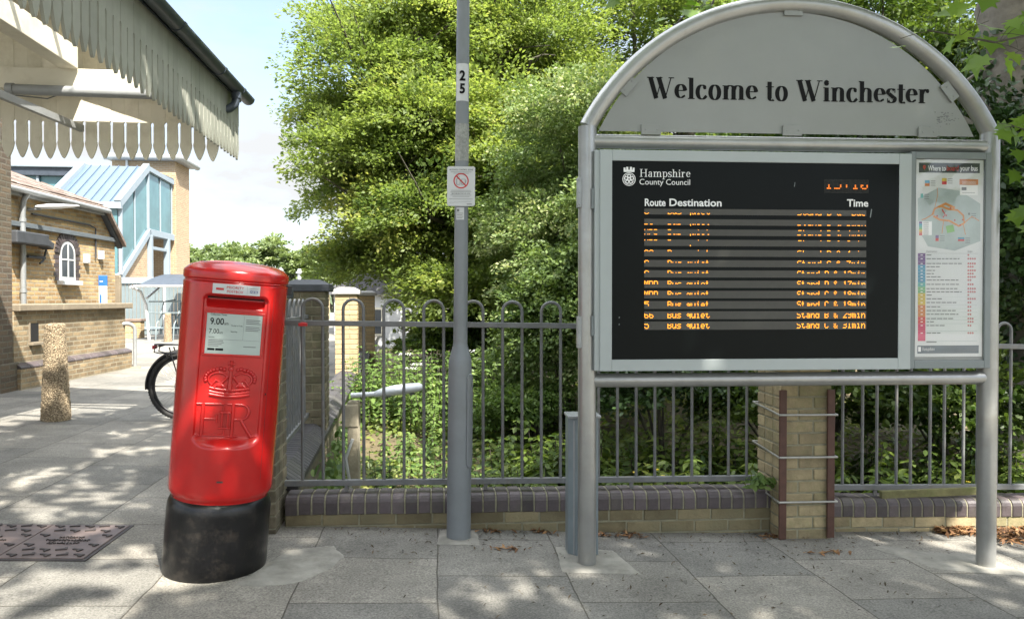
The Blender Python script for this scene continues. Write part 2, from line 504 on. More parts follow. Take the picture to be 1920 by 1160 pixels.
# ------------------------------------------------------------------ lettering
_tx = {}
def text_shape(body, bold=0.0):
    """flat outline faces of a word in the built-in sans font: (vertices, faces, x0, x1, height of a capital)"""
    key = (body, bold)
    if key in _tx: return _tx[key]
    cu = bpy.data.curves.new('lettering', 'FONT')
    cu.body = body
    cu.size = 1.0
    cu.offset = bold
    cu.resolution_u = 3
    ob = bpy.data.objects.new('lettering', cu)
    COL.objects.link(ob)
    dg = bpy.context.evaluated_depsgraph_get()
    me = bpy.data.meshes.new_from_object(ob.evaluated_get(dg))
    vs_ = [tuple(v.co) for v in me.vertices]
    fs = [tuple(p.vertices) for p in me.polygons]
    bpy.data.objects.remove(ob)
    bpy.data.curves.remove(cu)
    bpy.data.meshes.remove(me)
    x0 = min(v[0] for v in vs_); x1 = max(v[0] for v in vs_)
    z0 = min(v[1] for v in vs_); z1 = max(v[1] for v in vs_)
    _tx[key] = (vs_, fs, x0, x1, z0, z1)
    return _tx[key]

def put_text(mb, body, x0, x1, zbase, cap, y, mi=0, bold=0.0):
    """the word between x0 and x1 (xz plane at depth y), standing on zbase, capitals as high as cap"""
    vs_, fs, a, b, c, d = text_shape(body, bold)
    sx = (x1 - x0) / (b - a)
    sz = cap / 0.72
    mb.add([(x0 + (v[0] - a) * sx, y, zbase + v[1] * sz) for v in vs_], fs, mi)

def arc(cx, cy, rx, ry, a0, a1, n=14):
    return [(cx + rx * math.cos(R(a0 + (a1 - a0) * i / n)), cy + ry * math.sin(R(a0 + (a1 - a0) * i / n))) for i in range(n + 1)]

def serif_glyphs(TK, TN):
    """serif letters drawn as pen strokes: heavy uprights of width TK, hairlines of width TN. glyph = (advance, [(points, widths or None for a slanted-nib stroke)])"""
    def nib(pts):
        ws = []
        for i in range(len(pts)):
            d = Vector(pts[min(i + 1, len(pts) - 1)]) - Vector(pts[max(i - 1, 0)])
            k = abs(d[1]) / max(d.length, 1e-6)
            ws.append(TN + (TK - TN) * k ** 1.6)
        return (pts, ws)
    def S(x0, y0, x1, y1, w): return ([(x0, y0), (x1, y1)], [w, w])
    def ser(x0, x1, y, h=None):
        h = h or TN * 0.95
        return ([(x0, y), (x1, y)], [h, h])
    def dot(x, y, r): return (arc(x, y, r / 2, r / 2, 0, 360, 12), [r] * 13)
    b = TN * 0.5
    k2 = TK / 2
    G = {}
    G['W'] = (980, [S(140, 670, 345, 0, TK * 1.02), S(345, 0, 500, 520, TN * 1.1), S(430, 670, 655, 0, TK * 1.02), S(655, 0, 860, 670, TN * 1.1),
                    ser(20, 270, 676 - b), ser(330, 560, 676 - b), ser(770, 970, 676 - b)])
    G['H'] = (780, [S(160, 0, 160, 670, TK), S(600, 0, 600, 670, TK), S(160, 345, 600, 345, TN), ser(30, 295, b), ser(30, 295, 670 - b), ser(470, 735, b), ser(470, 735, 670 - b)])
    G['E'] = (660, [S(160, 0, 160, 670, TK), S(160, 350, 430, 350, TN), ser(30, 580, b), ser(30, 560, 670 - b), S(555, 670, 555, 520, TN * 1.2), S(580, 0, 590, 170, TN * 1.2), S(430, 440, 430, 260, TN * 1.2)])
    G['R'] = (720, [S(160, 0, 160, 670, TK), nib([(160, 653)] + arc(330, 500, 165, 153, 90, -90) + [(160, 347)]), S(330, 347, 570, 0, TK), ser(30, 290, b), ser(30, 200, 670 - b), ser(500, 700, b)])
    G['I'] = (390, [S(195, 0, 195, 670, TK), ser(60, 330, b), ser(60, 330, 670 - b)])
    G['i'] = (280, [S(140, 0, 140, 450, TK), ser(20, 262, b), ser(20, 130, 455 - b), dot(135, 600, TK * 0.62)])
    G['l'] = (280, [S(140, 0, 140, 676, TK), ser(20, 262, b), ser(20, 130, 680 - b)])
    def arch_n(x0, x1): return nib([(x0, 330)] + arc((x0 + x1) / 2 + 10, 330, (x1 - x0) / 2 - 10, 118, 165, 0) + [(x1, 0)])
    G['n'] = (560, [S(140, 0, 140, 450, TK), ser(20, 258, b), ser(20, 130, 455 - b), arch_n(150, 415), ser(305, 535, b)])
    G['h'] = (560, [S(140, 0, 140, 676, TK), ser(20, 258, b), ser(20, 130, 680 - b), arch_n(150, 415), ser(305, 535, b)])
    G['m'] = (840, [S(140, 0, 140, 450, TK), ser(20, 258, b), ser(20, 130, 455 - b), arch_n(150, 415), ser(305, 528, b), arch_n(425, 690), ser(580, 810, b)])
    G['o'] = (500, [nib(arc(250, 225, 250 - 35 - k2 * .8, 228, 90, 450, 40))])
    G['e'] = (450, [nib([(95, 265), (372, 265)] + arc(225, 245, 148, 205, 6, 300, 36) + [(375, 105)])])
    G['c'] = (440, [nib(arc(240, 225, 155, 220, 48, 305, 34) + [(400, 110)]), dot(335, 375, TK * 0.42)])
    G['s'] = (390, [nib(arc(195, 335, 120, 112, 35, 205, 12) + [(150, 255), (250, 205)] + arc(195, 118, 130, 112, 35, -150, 12)), S(325, 455, 325, 320, TN), S(62, 140, 62, -5, TN), S(120, 285, 275, 170, TK * .85)])
    G['r'] = (450, [S(140, 0, 140, 450, TK), ser(20, 270, b), ser(20, 130, 455 - b), nib([(170, 330), (230, 420), (310, 445)]), dot(350, 400, TK * 0.45)])
    G['t'] = (330, [nib([(155, 600), (155, 110)] + arc(235, 85, 80, 85, 180, 320, 10)), ser(20, 310, 452 - b)])
    G['a'] = (470, [nib([(90, 350)] + arc(215, 340, 100, 105, 150, 0, 12) + [(315, 90)] + arc(375, 75, 60, 62, 180, 290, 8)), nib(arc(200, 125, 120, 120, 65, 330, 20))])
    G['p'] = (530, [S(140, -205, 140, 450, TK), ser(20, 265, -205 + b), ser(20, 130, 455 - b), nib(arc(280, 225, 165, 225, 140, -140, 26))])
    G[' '] = (250, [])
    return G

BOLD = serif_glyphs(152, 32)
BOOK = serif_glyphs(88, 34)

def put_serif(mb, body, x0, x1, zbase, cap, y, mi=0, glyphs=None, slant=0.0, depth=None):
    glyphs = glyphs or BOLD
    tot = sum(glyphs[c][0] for c in body)
    sx, sz = (x1 - x0) / tot, cap / 676.0
    x, k = 0, 0
    for c in body:
        adv, strokes = glyphs[c]
        for pts, ws in strokes:
            k += 1
            # width is drawn in glyph units, so build the ribbon there and scale it afterwards
            L = []
            n = len(pts)
            for i in range(n):
                d = Vector(pts[min(i + 1, n - 1)]) - Vector(pts[max(i - 1, 0)])
                d = d / max(d.length, 1e-6)
                w = ws[i] / 2
                for s_ in (1, -1):
                    L.append((x0 + (x + pts[i][0] - d[1] * w * s_) * sx, y - k * 2e-5, zbase + (pts[i][1] + d[0] * w * s_) * sz))
            if depth is None:
                mb.add(L, [(2 * i, 2 * i + 1, 2 * i + 3, 2 * i + 2) for i in range(n - 1)], mi)
            else:
                m2 = len(L)
                L2 = [(p[0], p[1] + depth, p[2]) for p in L]
                fs = [(2 * i, 2 * i + 1, 2 * i + 3, 2 * i + 2) for i in range(n - 1)]
                fs += [(2 * i, 2 * i + 2, m2 + 2 * i + 2, m2 + 2 * i) for i in range(n - 1)]
                fs += [(2 * i + 1, 2 * i + 3, m2 + 2 * i + 3, m2 + 2 * i + 1) for i in range(n - 1)]
                fs += [(0, 1, m2 + 1, m2), (m2 - 2, m2 - 1, 2 * m2 - 1, 2 * m2 - 2)]
                mb.add(L + L2, fs, mi)
        x += adv

# 5 x 7 dot characters of the display, one string of rows per character
DOTS = {'B': '11110 10001 10001 11110 10001 10001 11110', 'u': '00000 00000 10001 10001 10001 10011 01101', 's': '00000 00000 01111 10000 01110 00001 11110',
        'q': '00000 00000 01101 10011 01111 00001 00001', 'i': '00100 00000 01100 00100 00100 00100 01110', 'e': '00000 00000 01110 10001 11111 10000 01110',
        't': '01000 01000 11100 01000 01000 01001 00110', 'S': '01111 10000 10000 01110 00001 00001 11110', 'a': '00000 00000 01110 00001 01111 10001 01111',
        'n': '00000 00000 10110 11001 10001 10001 10001', 'd': '00001 00001 01101 10011 10001 10001 01111', 'D': '11110 10001 10001 10001 10001 10001 11110',
        'C': '01110 10001 10000 10000 10000 10001 01110', 'm': '00000 00000 11010 10101 10101 10101 10101', '&': '01100 10010 10100 01000 10101 10010 01101',
        'M': '10001 11011 10101 10101 10001 10001 10001', 'P': '11110 10001 10001 11110 10000 10000 10000', 'L': '10000 10000 10000 10000 10000 10000 11111',
        '0': '01110 10001 10011 10101 11001 10001 01110', '1': '00100 01100 00100 00100 00100 00100 01110', '2': '01110 10001 00001 00010 00100 01000 11111',
        '3': '11110 00001 00001 01110 00001 00001 11110', '4': '00010 00110 01010 10010 11111 00010 00010', '5': '11111 10000 11110 00001 00001 10001 01110',
        '6': '01110 10000 10000 11110 10001 10001 01110', '7': '11111 00001 00010 00100 01000 01000 01000', '8': '01110 10001 10001 01110 10001 10001 01110',
        '9': '01110 10001 10001 01111 00001 00001 01110', ':': '00000 00100 00100 00000 00100 00100 00000', ' ': '00000 00000 00000 00000 00000 00000 00000'}

# ------------------------------------------------------------------ the ground
def gz(x, y):
    """height of the paving: it rises gently to the left and falls to the right"""
    l = 0.035 * min(max(-1.5 - x, 0), 6.3)
    q = .5 * (x + 1.2 + math.sqrt((x + 1.2) ** 2 + .06))
    r = -0.05 * min(q, 2.0) - 0.025 * min(max(q - 2.0, 0), 6)
    r -= 0.02 * sstep(-0.8, 0.8, x) * min(max(y - 4.2, -3), 1.0)
    return l + r

FA = R(6)                                   # the railing wall runs six degrees off the camera's width
F0 = Vector((-1.40, 4.60, 0))               # its left corner
def fp(u, v, z=0):
    c, s = math.cos(FA), math.sin(FA)
    return Vector((F0.x + u * c - v * s, F0.y + u * s + v * c, z))
def side_u(v): return -math.tan(R(2.5)) * v - 0.1   # the wall that leaves the corner, away from the camera

def paving_material():
    m = bpy.data.materials.new('paving slabs')
    m.use_nodes = True
    nt = m.node_tree
    b = nt.nodes['Principled BSDF']
    b.inputs['Roughness'].default_value = 0.9
    tc = nd(nt, 'ShaderNodeTexCoord')
    mp = nd(nt, 'ShaderNodeMapping')
    mp.vector_type = 'TEXTURE'
    mp.inputs['Rotation'].default_value = (0, 0, FA + math.pi / 2)
    mp.inputs['Location'].default_value = (F0.x + 0.22, F0.y + 0.03, 0)
    nt.links.new(tc.outputs['Object'], mp.inputs['Vector'])
    nz = nd(nt, 'ShaderNodeTexNoise', Scale=2.5, Detail=4.0)
    nt.links.new(tc.outputs['Object'], nz.inputs['Vector'])
    wob = nd(nt, 'ShaderNodeVectorMath', operation='MULTIPLY_ADD')
    wob.inputs[1].default_value = (0.03, 0.03, 0)
    nt.links.new(nz.outputs['Color'], wob.inputs[0])
    nt.links.new(mp.outputs['Vector'], wob.inputs[2])
    br = nd(nt, 'ShaderNodeTexBrick')
    br.offset = 0.42
    br.inputs['Scale'].default_value = 1.0
    br.inputs['Brick Width'].default_value = 0.60
    br.inputs['Row Height'].default_value = 0.69
    br.inputs['Mortar Size'].default_value = 0.0045
    br.inputs['Mortar Smooth'].default_value = 0.4
    br.inputs['Bias'].default_value = 0.0
    br.inputs['Color1'].default_value = (0.215, 0.20, 0.17, 1)
    br.inputs['Color2'].default_value = (0.14, 0.135, 0.12, 1)
    br.inputs['Mortar'].default_value = (0.07, 0.063, 0.05, 1)
    nt.links.new(wob.outputs[0], br.inputs['Vector'])
    # exposed grit
    vo = nd(nt, 'ShaderNodeTexNoise', Scale=95.0, Detail=5.0, Roughness=0.75)
    nt.links.new(tc.outputs['Object'], vo.inputs['Vector'])
    r1 = nd(nt, 'ShaderNodeMapRange')
    r1.inputs['From Min'].default_value = 0.3
    r1.inputs['From Max'].default_value = 0.7
    r1.inputs['To Min'].default_value = 0.36
    r1.inputs['To Max'].default_value = 1.7
    nt.links.new(vo.outputs['Fac'], r1.inputs['Value'])
    n2 = nd(nt, 'ShaderNodeTexNoise', Scale=1.7, Detail=8.0, Roughness=0.68)
    nt.links.new(tc.outputs['Object'], n2.inputs['Vector'])
    r2 = nd(nt, 'ShaderNodeMapRange')
    r2.inputs['From Min'].default_value = 0.3
    r2.inputs['From Max'].default_value = 0.7
    r2.inputs['To Min'].default_value = 0.62
    r2.inputs['To Max'].default_value = 1.3
    nt.links.new(n2.outputs['Fac'], r2.inputs['Value'])
    mm = nd(nt, 'ShaderNodeMath', operation='MULTIPLY')
    nt.links.new(r1.outputs['Result'], mm.inputs[0])
    nt.links.new(r2.outputs['Result'], mm.inputs[1])
    vm = nd(nt, 'ShaderNodeVectorMath', operation='SCALE')
    nt.links.new(br.outputs['Color'], vm.inputs[0])
    nt.links.new(mm.outputs[0], vm.inputs['Scale'])
    nt.links.new(vm.outputs['Vector'], b.inputs['Base Color'])
    hs = nd(nt, 'ShaderNodeMath', operation='MULTIPLY_ADD')
    hs.inputs[1].default_value = -0.25
    nt.links.new(vo.outputs['Fac'], hs.inputs[0])
    nt.links.new(br.outputs['Fac'], hs.inputs[2])
    bp = nd(nt, 'ShaderNodeBump', Strength=0.55, Distance=0.008, invert=True)
    nt.links.new(hs.outputs[0], bp.inputs['Height'])
    nt.links.new(bp.outputs['Normal'], b.inputs['Normal'])
    return m
M_['paving'] = paving_material()

def grid_patch(mb, us, vs_, f, mi=0):
    nu, nv = len(us), len(vs_)
    P = [f(u, v) for v in vs_ for u in us]
    mb.add(P, [(j * nu + i, j * nu + i + 1, (j + 1) * nu + i + 1, (j + 1) * nu + i) for j in range(nv - 1) for i in range(nu - 1)], mi, True)

def frange(a, b, n): return [a + (b - a) * i / n for i in range(n + 1)]

g = MB()
def pave_f(u, v):
    p = fp(u, v)
    return (p.x, p.y, gz(p.x, p.y))
grid_patch(g, [-45, -35, -25, -18, -14, -12] + frange(-10, -2, 24) + frange(-2, 5.2, 72)[1:] + frange(5.2, 8, 8)[1:] + [10, 14, 20, 30, 45], [-30, -20, -14] + frange(-10, -2.2, 16) + frange(-2.2, 0.1, 24)[1:], pave_f)
def plaza_f(s_, v):
    return pave_f(lerp(-45, side_u(v), s_), v)
grid_patch(g, [0, .2, .4, .55, .65, .7] + frange(.72, 1, 34), frange(0.1, 10, 20) + [12, 14, 17, 20, 25, 30, 40, 60], plaza_f)
tag(g.build('pavement', M_['paving']), kind='structure')

M_['soil'] = mat('leaf strewn soil', (0.135, 0.105, 0.055), 0.95, 0, 0.45, 5, 0.6, 30, dirt=(0.05, 0.07, 0.02), dirt_amt=0.7)
def bank_z(u, v):
    z = -0.48 + 0.16 * sstep(0.5, 5, v) + 0.12 * sstep(5, 12, v) - 0.3 * sstep(14, 30, v)
    z += 0.05 * math.sin(u * 2.3 + v) * math.cos(v * 1.9 - u)
    return z
g = MB()
def bank_f(s_, v):
    u = lerp(side_u(v) + 0.05, 45, s_ ** 1.8)
    p = fp(u, v)
    return (p.x, p.y, bank_z(u, v))
grid_patch(g, frange(0, 1, 50), frange(0.1, 8, 26) + [9, 10, 12, 14, 17, 20, 24, 28, 34, 42], bank_f)
tag(g.build('embankment', M_['soil']), kind='structure')
g = MB()
M_['far_grass'] = mat('distant grass', (0.06, 0.085, 0.03), 0.95, 0, 0.3, 0.05)
g.add([(-900, -300, -3.0), (900, -300, -3.0), (900, 1500, -3.0), (-900, 1500, -3.0)], [(0, 1, 2, 3)])
tag(g.build('ground', M_['far_grass']), kind='structure')

# pale patches of concrete round the feet of things
def patch(name, pts, mi='concrete', lift=0.009, rag=.004):
    m = MB()
    c = (sum(p[0] for p in pts) / len(pts), sum(p[1] for p in pts) / len(pts))
    fine = []
    for i, p in enumerate(pts):                       # ragged edge
        q = pts[(i + 1) % len(pts)]
        for k in range(9):
            t = k / 9
            w = 1 + random.gauss(0, rag * 2.2)
            fine.append((lerp(c[0], lerp(p[0], q[0], t), w), lerp(c[1], lerp(p[1], q[1], t), w)))
    pts = fine
    n, k = len(pts), 8
    V = []
    for j in range(1, k + 1):
        for p in pts:
            x, y = lerp(c[0], p[0], j / k), lerp(c[1], p[1], j / k)
            V.append((x, y, gz(x, y) + (lift if j < k else .001)))
    V.append((c[0], c[1], gz(*c) + lift))
    fs = [(j * n + i, j * n + (i + 1) % n, (j + 1) * n + (i + 1) % n, (j + 1) * n + i) for j in range(k - 1) for i in range(n)]
    fs += [((i + 1) % n, i, n * k) for i in range(n)]
    m.add(V, fs, 0, True)
    return tag(m.build(name, M_[mi]), kind='structure')

# ------------------------------------------------------------------ low walls and brick pillars
def brick_rows(mb, x0, x1, y0, y1, z0, z1, mi_b, mi_m, face='x', bw=0.215, bh=0.066, j=0.011, slope=0.0, start=0):
    """individually laid bricks on the front of a wall, mortar core slightly behind"""
    mb.bb((x0 + .004, y0 + .004, z0), (x1 - .004, y1 - .004, z1), mi_m)
    row, z = start, z0
    while z + bh * .5 < z1:
        x = x0 - (0.112 if row % 2 else 0)
        while x < x1 - .02:
            a, b = max(x, x0), min(x + bw, x1)
            if b - a > 0.03:
                d = random.uniform(-.002, .002)
                mb.bb((a, y0 + d, z), (b, y1 - d, min(z + bh, z1)), mi_b)
            x += bw + j
        z += bh + j
        row += 1

COPE = [(0.0, -0.118), (0.0, -0.045), (0.006, -0.026), (0.018, -0.011), (0.036, -0.002), (0.055, 0.0), (0.16, 0.0), (0.18, -0.002), (0.198, -0.011), (0.209, -0.026), (0.215, -0.045), (0.215, -0.118)]
def coping(mb, L, z0, slope, y0, pitch=0.0815, w=0.070, mi=0, mm=1):
    """bullnose bricks on edge, each with its own tone, mortar between"""
    x = 0.0
    while x < L - .01:
        e = min(x + w, L)
        zz = z0 + slope * x
        dz = random.uniform(-.0025, .0025); dy = random.uniform(-.002, .002)
        n = len(COPE)
        vs_ = [(x, y0 + p[0] + dy, zz + p[1] + dz) for p in COPE] + [(e, y0 + p[0] + dy, zz + p[1] + dz) for p in COPE]
        fs = [tuple(range(n)), tuple(range(2 * n - 1, n - 1, -1))] + [(i, n + i, n + (i + 1) % n, (i + 1) % n) for i in range(n)]
        mb.add(vs_, fs, mi)
        if e < L - .012:
            e2 = min(x + pitch, L)
            vs_ = [(e, y0 + p[0] * .97 + .003, zz + p[1] - .003) for p in COPE] + [(e2, y0 + p[0] * .97 + .003, zz + p[1] - .003) for p in COPE]
            mb.add(vs_, fs, mm)
        x += pitch

def low_wall(label, u0, u1, z0, slope, deep=0.5):
    o = fp(u0, -0.07, 0)
    t = thing('brick_wall', label, 'brick wall', o, FA)
    L = u1 - u0
    b = MB()
    n = int(L / 0.226) + 1
    z = z0 - 0.118
    for r_ in range(int(deep / 0.077)):
        x = -0.11 if r_ % 2 else 0
        while x < L:
            a, e = max(x, 0), min(x + 0.215, L)
            if e - a > .03:
                zz = z + slope * (a + e) / 2
                d = random.uniform(-.002, .002)
                b.bb((a, 0.006 + d, zz - .066), (e, 0.20, zz), 0)
            x += 0.226
        z -= 0.077
    vs_ = [(0, .011, z0 - .119), (L, .011, z0 - .119 + slope * L), (L, .205, z0 - .119 + slope * L), (0, .205, z0 - .119), (0, .011, z0 - deep - .1), (L, .011, z0 - deep - .1), (L, .205, z0 - deep - .1), (0, .205, z0 - deep - .1)]
    b.add(vs_, [(0, 1, 2, 3), (4, 7, 6, 5), (0, 4, 5, 1), (1, 5, 6, 2), (2, 6, 7, 3), (3, 7, 4, 0)], 1)
    b.build('wall', [M_['brick_y'] if u0 > 1 else M_['brick_wallmix'], M_['mortar']], t, bevel=.003, seg=1)
    c = MB()
    coping(c, L, z0, slope, 0)
    c.build('coping', [M_['coping'], M_['mortar']], t, bevel=.003, seg=1)
    return t
M_['brick_wallmix'] = mat('stained yellow brick', (0.26, 0.215, 0.12), 0.92, 0, 0.45, 6, 0.5, 60, tint=0.35, dirt=(0.085, 0.09, 0.055), dirt_amt=0.75, dirt_scale=3)

low_wall('low brick wall with purple rounded coping bricks between the postbox corner and the strapped brick pillar', 0.0, 3.11, 0.189, -0.0145, 0.5)
low_wall('lower brick wall with purple rounded coping on the far side of the strapped pillar, behind the sign post', 3.45, 8.5, 0.072, -0.03, 0.6)

def brick_pillar(label, x0, x1, y0, y1, z0, z1, loc, rz, brick, cap, cap_h=0.11, over=0.04, group=None):
    t = thing('brick_pillar', label, 'brick pillar', loc, rz, group)
    b = MB()
    bh, j = 0.066, 0.011
    b.bb((x0 + .006, y0 + .006, z0), (x1 - .006, y1 - .006, z1), 1)
    z, row = z0, 0
    W, D = x1 - x0, y1 - y0
    while z < z1 - .02:
        zt = min(z + bh, z1)
        d = lambda: random.uniform(-.003, .003)
        s_ = 0.105
        for (a, e) in ([(0, .215), (.226, W)] if row % 2 else [(0, W - .226), (W - .215, W)]):
            b.bb((x0 + a, y0 + d(), z), (x0 + e, y0 + s_, zt), 0)
            b.bb((x0 + a, y1 - s_, z), (x0 + e, y1 + d(), zt), 0)
        lo, hi = y0 + s_ + .011, y1 - s_ - .011
        if hi - lo > .03:
            b.bb((x0 + d(), lo, z), (x0 + s_, hi, zt), 0)
            b.bb((x1 - s_, lo, z), (x1 + d(), hi, zt), 0)
        z += bh + j
        row += 1
    b.build('shaft', [brick, M_['mortar']], t, bevel=.004, seg=1)
    if cap is not None:
        c = MB()
        c.bb((x0 - over, y0 - over, z1), (x1 + over, y1 + over, z1 + cap_h * .55))
        q = .03
        a, b2 = (x0 - over, y0 - over), (x1 + over, y1 + over)
        zt = z1 + cap_h * .55 + .001
        cx, cy = (x0 + x1) / 2, (y0 + y1) / 2
        vs_ = [(a[0], a[1], zt), (b2[0], a[1], zt), (b2[0], b2[1], zt), (a[0], b2[1], zt)] + [(x0 + .06, y0 + .06, z1 + cap_h), (x1 - .06, y0 + .06, z1 + cap_h), (x1 - .06, y1 - .06, z1 + cap_h), (x0 + .06, y1 - .06, z1 + cap_h)]
        c.add(vs_, [(0, 1, 5, 4), (1, 2, 6, 5), (2, 3, 7, 6), (3, 0, 4, 7), (4, 5, 6, 7)])
        c.build('cap', cap, t, bevel=.008)
    return t

pil = brick_pillar('yellow brick pillar held by brown angle irons and three steel straps', 3.11, 3.45, -0.206, 0.134, -0.3, 1.45, F0, FA, M_['brick_y'], M_['cappale'])
for x in (3.112, 3.434):
    m = MB()
    m.bb((x - .02, -0.232, -0.13), (x + .028, -0.216, 0.82))
    m.build('angle_iron', M_['rust'], pil, bevel=.003)
for z in (0.665, 0.395, 0.11):
    m = MB()
    m.tube([(3.085, -0.243, z), (3.47, -0.243, z - .004), (3.47, 0.15, z), (3.085, 0.15, z + .03), (3.085, -0.243, z)], 0.0075, 6)
    m.build('strap', M_['band'], pil)

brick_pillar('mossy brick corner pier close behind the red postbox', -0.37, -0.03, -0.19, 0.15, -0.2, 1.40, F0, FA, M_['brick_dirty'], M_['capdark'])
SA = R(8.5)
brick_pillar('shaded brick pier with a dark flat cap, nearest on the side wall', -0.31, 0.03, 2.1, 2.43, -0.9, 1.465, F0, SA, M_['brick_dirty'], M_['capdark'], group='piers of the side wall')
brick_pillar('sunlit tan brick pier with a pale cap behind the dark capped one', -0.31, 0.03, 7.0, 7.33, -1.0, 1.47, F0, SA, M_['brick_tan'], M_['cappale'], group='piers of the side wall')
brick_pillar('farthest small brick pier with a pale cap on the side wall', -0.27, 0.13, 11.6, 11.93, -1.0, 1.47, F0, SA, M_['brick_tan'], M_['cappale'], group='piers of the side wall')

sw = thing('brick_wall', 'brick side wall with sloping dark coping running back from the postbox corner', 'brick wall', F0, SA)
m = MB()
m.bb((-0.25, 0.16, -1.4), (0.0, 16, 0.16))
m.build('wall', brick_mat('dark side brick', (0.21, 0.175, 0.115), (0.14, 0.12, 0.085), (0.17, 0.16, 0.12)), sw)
m = MB()
y = 0.16
while y < 16:
    prof = [(-0.29, .162), (0.045, .162), (0.045, .20), (-0.06, .275), (-0.22, .285), (-0.29, .24)]
    m.prism(prof, y, y + .069, 0, axes='xz')
    y += .0755
m.build('coping', M_['coping_dark'], sw, bevel=.004, seg=1)

# ------------------------------------------------------------------ bow topped railings
def railing(label, hoops, loc, rz, zt, zr, zb, slope, gap, L0, L1, leg_us, z_leg, r=0.0100, axis='x', group=None):
    t = thing('bow_top_railing', label, 'railing', loc, rz, group)
    P = (lambda u, z, w=0.0: (u, w, z)) if axis == 'x' else (lambda u, z, w=0.0: (w, u, z))
    for (zz, h, nm) in ((zr, .034, 'top_rail'), (zb, .036, 'bottom_rail')):
        m = MB()
        a, b = P(L0, zz + slope * L0), P(L1, zz + slope * L1)
        if axis == 'x':
            vs_ = [(L0, -.006, zz + slope * L0 - h / 2), (L1, -.006, zz + slope * L1 - h / 2), (L1, -.006, zz + slope * L1 + h / 2), (L0, -.006, zz + slope * L0 + h / 2)]
            vs_ = [(v[0], v[1] - .012, v[2]) for v in vs_] + [(v[0], v[1] + .02, v[2]) for v in vs_]
        else:
            vs_ = [(-.018, L0, zz - h / 2), (-.018, L1, zz - h / 2), (-.018, L1, zz + h / 2), (-.018, L0, zz + h / 2)]
            vs_ = vs_ + [(.018, v[1], v[2]) for v in vs_]
        m.add(vs_, [(0, 1, 2, 3), (7, 6, 5, 4), (0, 4, 5, 1), (1, 5, 6, 2), (2, 6, 7, 3), (3, 7, 4, 0)])
        m.build(nm, M_['fence'], t, bevel=.003)
    for u in hoops:
        m = MB()
        rad = gap / 2
        dz = slope * u
        pts = [P(u, zb + dz)] + [P(u, zr + dz)] + [P(u + rad - rad * math.cos(a), zt + dz - rad + rad * math.sin(a)) for a in [math.pi * i / 12 for i in range(13)]] + [P(u + gap, zr + dz), P(u + gap, zb + dz)]
        m.tube(pts, r, 8)
        m.build('hoop', M_['fence'], t)
    for u in leg_us:
        m = MB()
        m.box(P(u, (zb + z_leg) / 2 + slope * u), (.024, .012, zb - z_leg + .04))
        m.build('leg', M_['fence'], t)
    return t
railing('grey bow topped railing on the low wall between the postbox and the strapped pillar', [0.09 + .252 * k for k in range(12)], fp(0, 0.03), FA, 1.40, 1.25, 0.247, -0.0145, 0.126, -0.02, 3.10, [0.36, 1.24, 2.2], 0.175)
railing('grey bow topped railing set lower, past the strapped pillar behind the right sign post', [3.56 + .246 * k for k in range(19)], fp(0, 0.03), FA, 1.345, 1.185, 0.21, -0.0235, 0.104, 3.46, 8.3, [3.9, 5.2], 0.13)
railing('grey railing on the side wall between the corner pier and the dark capped pier', [0.25 + .252 * k for k in range(7)], F0 + Vector((-.14, 0.02, 0)), SA, 1.39, 1.24, 0.36, 0, 0.126, 0.14, 2.08, [0.5, 1.6], 0.27, axis='y')
# red tag on the top rail
m = MB()
a = at(570, 608, 4.54)
m.box((a.x, a.y - .025, a.z), (.055, .006, .02), rz=FA)
m.box((a.x, a.y - .020, a.z + .008), (.03, .01, .012), rz=FA)
tag(m.build('red_tag', M_['redmark'], bevel=.003), 'small red tag clipped to the railing top rail beside the postbox', 'tag')

# mossy plank lying along the bottom rail
pk = MB()
a, b = at(1650, 922, 4.86), at(1832, 924, 4.92)
pk.box((a + b) / 2, ((b - a).length, .03, .05), rz=FA, ry=-.01)
tag(pk.build('plank', M_['wood'], bevel=.004), 'mossy wooden plank lying against the bottom rail behind the sign', 'plank')
# ------------------------------------------------------------------ the welcome sign
SO = Vector((0.418, 4.12, 0))
SAng = math.atan2(0.16, 2.332)
SL = math.hypot(0.16, 2.332)
def sp(px, py, off=0.0):
    """photograph pixel -> (x along the sign, z) on the plane a distance off in front (-) or behind (+) the posts' axis"""
    d = at(px, py, 1.0) - CAM
    c, s = math.cos(SAng), math.sin(SAng)
    n = Vector((-s, c, 0))
    t = (n.dot(SO - CAM) + off) / n.dot(d)
    p = CAM + d * t - SO
    return (p.x * c + p.y * s, p.z)

sign = thing('information_sign', 'tall steel framed sign reading Welcome to Winchester over an amber bus departure board', 'sign', SO, SAng)
RP = 0.051
zl, zr_ = gz(SO.x, SO.y), gz(SO.x + 2.33, SO.y + .16)
zt = sp(1093, 238)[1]
for x, zb in ((0.0, zl - .15), (SL, zr_ - .15)):
    m = MB()
    m.tube([(x, 0, zb), (x, 0, zt)], RP, 24)
    m.build('post', M_['signsteel'], sign)
m = MB()
xc, rise = SL / 2, sp(1478, 9)[1] - zt
Ra = ((SL / 2) ** 2 + rise ** 2) / (2 * rise)
cz = zt + rise - Ra
a0 = math.asin((SL / 2) / Ra)
m.tube([(xc + Ra * math.sin(a), 0, cz + Ra * math.cos(a)) for a in frange(-a0, a0, 64)], 0.047, 20)
m.build('arch_tube', M_['signsteel'], sign)
zc1, zc2 = sp(1100, 265)[1], sp(1100, 713)[1]
for z, r in ((zc1, .039), (zc2, .039)):
    m = MB()
    m.tube([(0.03, 0, z), (SL - .03, 0, z)], r, 20)
    m.build('crossbar', M_['signsteel'], sign)
